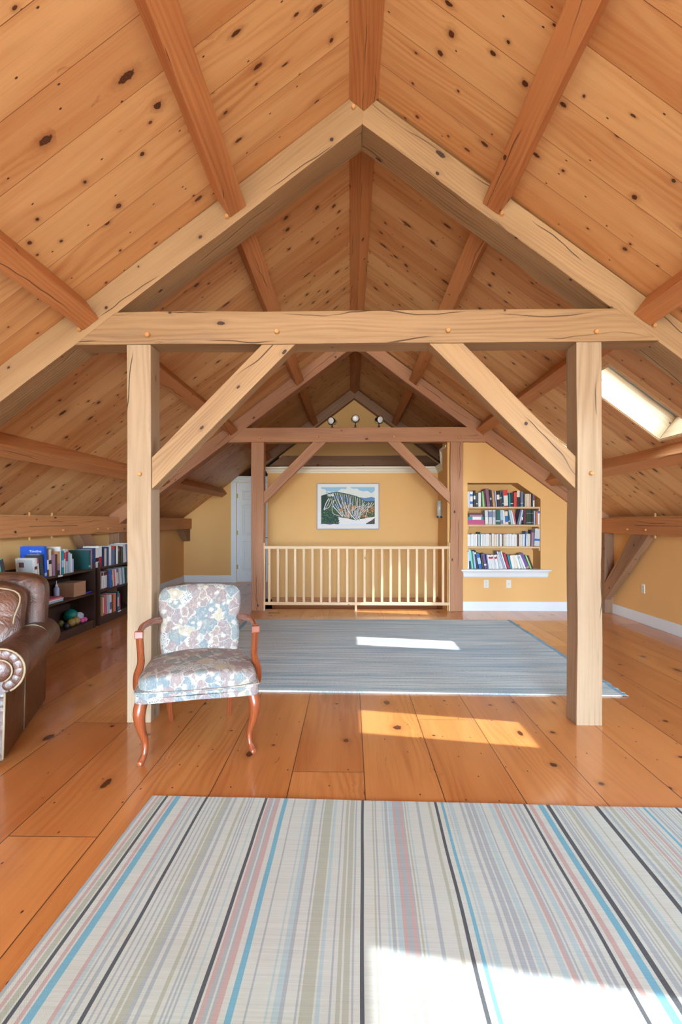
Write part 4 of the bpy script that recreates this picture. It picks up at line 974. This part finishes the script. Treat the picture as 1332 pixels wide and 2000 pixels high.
# ------------------------------------------------------------------ rugs
def rug_stripes():
    cr = (198, 208, 202); pal = {'k': (88, 94, 98), 'b': (122, 182, 202), 'p': (196, 172, 166), 's': (180, 188, 170), 'g': (172, 184, 186), 'c': (180, 204, 204), 'w': (206, 214, 204)}
    x0, x1 = -.935, 2.35; W_ = x1-x0; N = int(W_/.006); cols = [cr]*N
    rr = random.Random(11); x = 0.
    while x < W_:
        k = rr.choices('wgcsg', (4, 5, 4, 4, 2))[0]; w = rr.choice((.006, .006, .012, .012, .018)) if k != 'w' else rr.choice((.006, .012, .018))
        for i in range(int(x/.006), min(N, int((x+w)/.006))): cols[i] = pal[k]
        x += w
        for i in range(int(x/.006), min(N, int((x+.012)/.006))): cols[i] = pal['w']
        x += rr.choice((.006, .006, .012))
    Xp = lambda px: (px-684.5)*.00238
    fixed = [('k', 322, 2), ('k', 405, 2), ('k', 522, 2), ('k', 567, 2), ('k', 708, 2), ('k', 847, 2), ('k', 1018, 2), ('k', 1061, 3), ('k', 1153, 3), ('k', 1301, 2), ('b', 345, 4), ('b', 560, 3), ('b', 859, 2), ('b', 1049, 4), ('b', 1242, 2),
             ('p', 335, 2), ('p', 305, 2), ('p', 372, 2), ('p', 530, 2), ('p', 544, 3), ('p', 767, 2), ('p', 779, 2), ('p', 961, 2), ('p', 988, 2), ('p', 1029, 3), ('p', 1201, 2), ('p', 1221, 2), ('s', 314, 3), ('g', 452, 2), ('g', 486, 1), ('g', 618, 2), ('s', 445, 3), ('s', 645, 3)]
    for k, px, w in fixed:
        i = int((Xp(px)-x0)/.006)
        for j in range(i-w//2, i-w//2+w):
            if 0 <= j < N: cols[j] = pal[k]
        for j in (i-w//2-1, i-w//2+w, i-w//2-2, i-w//2+w+1):
            if 0 <= j < N and k in 'kb': cols[j] = pal['w']
    bm = bmesh.new(); cl = bm.loops.layers.float_color.new('Col'); ys = [-2.35+2.35*j/40 for j in range(41)]; T = .006
    def P(i, y, z):
        x = x0+W_*i/N; return Vector((x+.006*noise.noise(Vector((x*1.5, y*2.2, 0))), y+.008*noise.noise(Vector((x*1.3, 4, 0))), z+.0012*noise.noise(Vector((x*6, y*6, 1)))))
    top = [[bm.verts.new(P(i, y, T)) for i in range(N+1)] for y in ys]
    for j in range(40):
        for i in range(N):
            f = bm.faces.new((top[j][i], top[j][i+1], top[j+1][i+1], top[j+1][i]))
            for l in f.loops: l[cl] = (*lin(*cols[i]), 1)
    # edge skirt
    def skirt(vs):
        low = [bm.verts.new((v.co.x, v.co.y, .0005)) for v in vs]
        for a, b, c, d in zip(vs, vs[1:], low[1:], low):
            f = bm.faces.new((a, b, c, d))
            for l in f.loops: l[cl] = (*lin(214, 214, 208), 1)
    skirt(top[0]); skirt(top[-1]); skirt([r[0] for r in top]); skirt([r[-1] for r in top])
    o = link('striped_rug', bm, vcol_mat('striped_cotton_weave', .95, 1.)); o.location = (0, 2.372, 0); o.rotation_euler = (0, 0, R(-1.4)); return o
tag(rug_stripes(), 'large off-white striped flatweave rug in the foreground', 'rug')
def blue_rug():
    g = G('heathered_blue_braid'); x, y, z = g.obj()
    a = g.noise(g.vec(x*1.1, y*48, 0), 1, 2, .6); b = g.noise(g.vec(x*60, y*130, 0), 1, 2, .6); c = g.noise(g.vec(x*.4, y*9, 4), 1, 2)
    col = g.mix(a.step(.38, .60), lin(158, 174, 180), lin(214, 219, 214)); col = g.mix(b.step(.42, .62)*.5, col, lin(222, 222, 212)); col = g.mix(c.step(.50, .68)*.45, col, lin(130, 164, 182))
    row = ((y*3.14159/.013)+((x*3.14159/.02).sin())*.5).sin()*.5+.5
    col = g.mix(row.step(.35, .0)*.25, col, lin(110, 124, 132)); g.bump(row+b*.4, .8, .006); g.out(col, .95, .1)  # shade in the grooves between braid rows is mixed into the colour
    bm = bmesh.new(); nx, ny = 60, 50; x0, x1, y0, y1 = -1.31, 2.03, 3.86, 6.69
    def P(i, j, z):
        X = x0+(x1-x0)*i/nx; Y = y0+(y1-y0)*j/ny+(.035*(X-.3)/1.7*-1*(1-j/ny))
        return Vector((X-.02*(1-j/ny)*(X > 0), Y, z+.004*max(0, noise.noise(Vector((X*3, Y*3, 0))))))
    t = [[bm.verts.new(P(i, j, .011)) for i in range(nx+1)] for j in range(ny+1)]; l = [[bm.verts.new(P(i, j, 0)*1) for i in range(nx+1)] for j in (0, ny)]
    for j in range(ny):
        for i in range(nx): bm.faces.new((t[j][i], t[j][i+1], t[j+1][i+1], t[j+1][i]))
    def sk(vs):
        low = [bm.verts.new((v.co.x, v.co.y, .0004)) for v in vs]
        for a_, b_, c_, d_ in zip(vs, vs[1:], low[1:], low): bm.faces.new((a_, b_, c_, d_))
    sk(t[0]); sk(t[-1]); sk([r[0] for r in t]); sk([r[-1] for r in t])
    o = link('braided_rug', bm, g.m); tag(o, 'blue-grey braided rug with fringed ends behind the posts', 'rug')
    for s, X in ((-1, x0), (1, x1)):
        bm = bmesh.new(); rr = random.Random(2+s)
        for i in range(190):
            f = i/190; Y = y0+(y1-y0)*f-.035*(X-.3)/1.7*(1-f); xx = X-.02*(1-f)*(s > 0); ln = rr.uniform(.03, .06)
            tube(bm, [(xx-.01*s, Y, .008), (xx+s*ln*.5, Y+rr.uniform(-.01, .01), .012), (xx+s*ln, Y+rr.uniform(-.018, .018), .004)], [.0045, .004, .002], 4)
        q = link('fringe', bm, cmat((126, 156, 170), .9), o); q['kind'] = 'stuff'
blue_rug()

# ------------------------------------------------------------------ patterned open armchair
ch = thing('open_armchair', 'open-arm chair in pastel dog-pattern tapestry with cherry cabriole legs', 'armchair', (-.91, 3.07, 0), R(15.4))
def seatfn(v):
    # crown up the middle, wider front
    k = 1+.06*(-v.y/.28); z = v.z
    if z > 0: z = z+.045*(1-(v.x/.33)**2)*(1-.25*(v.y/.3)**2)
    return Vector((v.x*k, v.y-.03*(1-(v.x/.33)**2)*(v.y < 0), z))
pad('seat', .615, .55, .10, M['tapestry'], ch, seatfn, .30, 20, (0, -.045, .405))
def apr(v): return Vector((v.x*(1+.06*(-v.y/.28)), v.y-.03*(1-(v.x/.33)**2)*(v.y < 0), v.z+(.012*(1-abs(v.x)/.33) if v.z < 0 and v.y < -.2 else 0)))
pad('seat_apron', .625, .555, .075, M['tapestry'], ch, apr, .12, 16, (0, -.045, .362))
bm = bmesh.new(); pl = []
for i in range(41):
    a = i/40; X = -.325+.65*a; pl.append((X*1.0, -.328-.03*(1-(X/.33)**2)+.012*abs(X/.33)**8, .392))
tube(bm, [(-.318, .2, .392)]+pl+[(.318, .2, .392)], .0045, 6); link('welt_piping', bm, M['tapestry'], ch, True)
# back
def back():
    bm = bmesh.new(); nu, nv = 24, 26
    prof = [(0, .205), (.12, .222), (.25, .236), (.40, .248), (.52, .243), (.62, .243), (.75, .258), (.86, .262), (.94, .256), (1, .226)]
    def hw(t):
        for (a, b), (c, d) in zip(prof, prof[1:]):
            if a <= t <= c: return b+(d-b)*(t-a)/(c-a)
    def pt(u, t, side):
        w = hw(t); H = .50; top = H+.018*(1-u*u); z = t*top; x = u*w
        q = max(0, 1-abs(u)**5)*max(0, 1-abs(2*t-1)**7); th = .012+.042*q**.5 if side < 0 else .012+.018*q**.5
        lean = .15+.42*z/1.0; y = lean+side*th+ .012*(u*u)*(-1)
        return Vector((x, y, .36+z))
    for side in (-1, 1):
        g_ = [[bm.verts.new(pt(-1+2*i/nu, j/nv, side)) for i in range(nu+1)] for j in range(nv+1)]
        for j in range(nv):
            for i in range(nu): bm.faces.new((g_[j][i], g_[j][i+1], g_[j+1][i+1], g_[j+1][i]))
        if side < 0: A = g_
        else: B = g_
    def rim(a, b):
        for p, q, r, s in zip(a, a[1:], b[1:], b): bm.faces.new((p, q, r, s))
    rim(A[0], B[0]); rim(A[-1], B[-1]); rim([r[0] for r in A], [r[0] for r in B]); rim([r[-1] for r in A], [r[-1] for r in B])
    return link('backrest', bm, M['tapestry'], ch, True)
back()
for s in (-1, 1):
    # cabriole front leg
    fx, fy = s*.285, -.275
    pts = spline([(fx+s*.005, fy+.01, .345), (fx+s*.020, fy-.012, .27), (fx+s*.012, fy-.006, .19), (fx-s*.008, fy+.006, .11), (fx-s*.006, fy-.004, .05), (fx+s*.010, fy-.026, .016), (fx+s*.014, fy-.040, .0145)], 6)
    rd = lerp_list([.034, .034, .025, .018, .0155, .0185, .0135], 6)
    bm = bmesh.new(); tube(bm, pts, rd, 14); o = link('front_leg', bm, M['cherry'], ch, True); grain(o, (0, 0, 1))
    bm = bmesh.new(); a = Vector((s*.20, .16, .345)); b = Vector((s*.182, .285, 0))
    for k in range(2): pass
    tube(bm, [a, (a+b)/2+Vector((0, -.01, 0)), b+Vector((0, .012, 0.002))], [.026, .022, .019], 4); o = link('rear_leg', bm, M['cherry'], ch); grain(o, (0, 0, 1))
    # arm rail
    pts = spline([(s*.245, .235, .665), (s*.275, .12, .685), (s*.315, -.02, .685), (s*.322, -.145, .668)], 7); n = len(pts)
    bm = bmesh.new(); tube(bm, pts, .021, 8, flat=[(1.0, .75)]*n); o = link('arm', bm, M['cherry'], ch, True); grain(o, (0, 1, 0))
    bm = bmesh.new(); box(bm, s*.322-.023, s*.322+.023, -.172, -.135, .643, .682); bevel(bm, .004, 2); o = link('arm_cap', bm, M['cherry'], ch); grain(o, (0, 1, 0))
    pts = spline([(s*.320, -.150, .655), (s*.316, -.135, .56), (s*.318, -.11, .49), (s*.338, -.085, .42), (s*.343, -.075, .36), (s*.338, -.075, .325)], 6)
    bm = bmesh.new(); tube(bm, pts, lerp_list([.021, .0195, .021, .023, .023, .021], 6), 8); o = link('arm_support', bm, M['cherry'], ch, True); grain(o, (0, 0, 1))

# ------------------------------------------------------------------ leather armchair at the left edge
la = thing('leather_armchair', 'brown leather rolled-arm club chair cut off by the left edge', 'armchair', (-1.83, 2.68, 0), R(19.6))
WD = 1.08
def wr(amp, f):
    def fn(v):
        n = Vector((noise.noise(v*f), noise.noise(v*f+Vector((5, 5, 5))), noise.noise(v*f-Vector((3, 8, 1))))); return v+n*amp
    return fn
def arm(xc, s, nm):
    """s=+1 rolls outward to +x"""
    a = bpy.data.objects.new(nm, None); COL.objects.link(a); a.parent = la; a.location = (xc, 0, 0)
    # rolled scroll: profile swept along y
    bm = bmesh.new(); prof = []
    for k in range(25):
        t = k/24; an = R(-65)+t*R(275); prof.append((s*(.02+.118*math.cos(an)), .505+.118*math.sin(an)))
    prof += [(s*-.085, .40), (s*-.085, .03), (s*.035, .03), (s*.045, .38)]
    ys = [0, .015, .3, .6, .9, .98]; rings = []
    for y in ys:
        k = .965 if y in (0,) else 1; f = 1-.14*max(0, y-.55)
        rings.append([bm.verts.new((x*k*f if z > .38 else x*k, y, (.5+(z-.5)*k*f) if z > .38 else z)) for x, z in prof])
    n = len(prof)
    for r0, r1 in zip(rings, rings[1:]):
        for i in range(n): bm.faces.new((r0[i], r0[(i+1) % n], r1[(i+1) % n], r1[i]))
    bm.faces.new(rings[0]); bm.faces.new(rings[-1][::-1])
    o = link('arm_roll', bm, M['leather'], a, True)
    for p in o.data.polygons:
        if len(p.vertices) > 4: p.use_smooth = False
    bm = bmesh.new(); tube(bm, [(x, -.006, z) for x, z in prof[:25]]+[(s*-.085, -.006, .04)], .006, 6); tube(bm, [(s*.045, -.006, .39), (s*.036, -.006, .04)], .006, 6); link('piping', bm, M['piping'], a, True)
    bm = bmesh.new(); cr_ = []
    for k in range(20): an = R(-65)+k/19*R(250); cr_.append((s*(.02+.060*math.cos(an)), -.010, .505+.060*math.sin(an)))
    tube(bm, cr_, .005, 6); link('piping', bm, M['piping'], a, True)
    # pleated ring of the scroll face
    bm = bmesh.new()
    for k in range(10):
        an = R(-60)+k*R(26); c = Vector((s*(.02+.088*math.cos(an)), -.001, .505+.088*math.sin(an)))
        m = Matrix.Translation(c) @ Matrix.Rotation(-an*s if s > 0 else PI+an, 4, 'Y') @ Matrix.Diagonal((.031, .008, .034, 1))
        bmesh.ops.create_uvsphere(bm, u_segments=10, v_segments=8, radius=1, matrix=m)
    link('pleats', bm, M['leather'], a, True)
    bm = bmesh.new(); bmesh.ops.create_uvsphere(bm, u_segments=16, v_segments=10, radius=1, matrix=Matrix.Translation((s*.02, -.001, .505)) @ Matrix.Diagonal((.058, .018, .058, 1))); link('scroll_boss', bm, M['leather'], a, True)
    # stitched seams across the roll
    bm = bmesh.new(); tube(bm, [(x*.94+.0, .66, .5+(z-.5)*.992+.001) for x, z in prof[:22]], .0035, 5); tube(bm, [(s*.045, .40, .37), (s*.038, .40, .04)], .003, 5); link('seam', bm, M['piping'], a, True)
arm(-.045, 1, 'arm'); arm(-WD+.045, -1, 'arm')
bm = bmesh.new(); box(bm, -WD+.06, -.06, .03, .95, .03, .30); bevel(bm, .02, 3); link('seat_base', bm, M['leather'], la, True)
pad('seat_cushion', WD-.26, .66, .17, M['leather'], la, wr(.012, 7), .35, 14, (-WD/2, .33, .39))
def bkfn(v):
    v = wr(.008, 5)(v); return Vector((v.x*(1+.05*max(0, v.z)), v.y+.20*(v.z)**1*.9, v.z))
pad('back_frame', WD+.06, .20, .69, M['leather'], la, bkfn, .28, 16, (-WD/2-.01, .86, .60))
def cufn(v):
    v = wr(.016, 9)(v); p = v.z*.35; return Vector((v.x, v.y+p, v.z+.01*math.sin(v.x*9)))
pad('back_cushion', WD-.10, .24, .48, M['leather'], la, cufn, .45, 22, (-WD/2-.005, .62, .675))
bm = bmesh.new(); hx = (WD-.10)/2-.05; cp = []
for (x, z) in ((-hx, -.19), (-hx-.01, 0), (-hx, .18), (0, .212), (hx, .18), (hx+.01, 0), (hx, -.19)): cp.append((x-WD/2-.005, .62-.088+z*.35, .675+z))
tube(bm, spline(cp, 7), .0055, 6); link('piping', bm, M['piping'], la, True)
for (x, y) in ((-.06, .07), (-WD+.06, .07), (-.06, .90), (-WD+.06, .90)):
    bm = bmesh.new(); tube(bm, [(x, y, .0), (x, y, .01), (x, y, .04)], [.02, .026, .03], 12); o = link('foot', bm, M['espresso'], la, True); grain(o, (0, 0, 1))
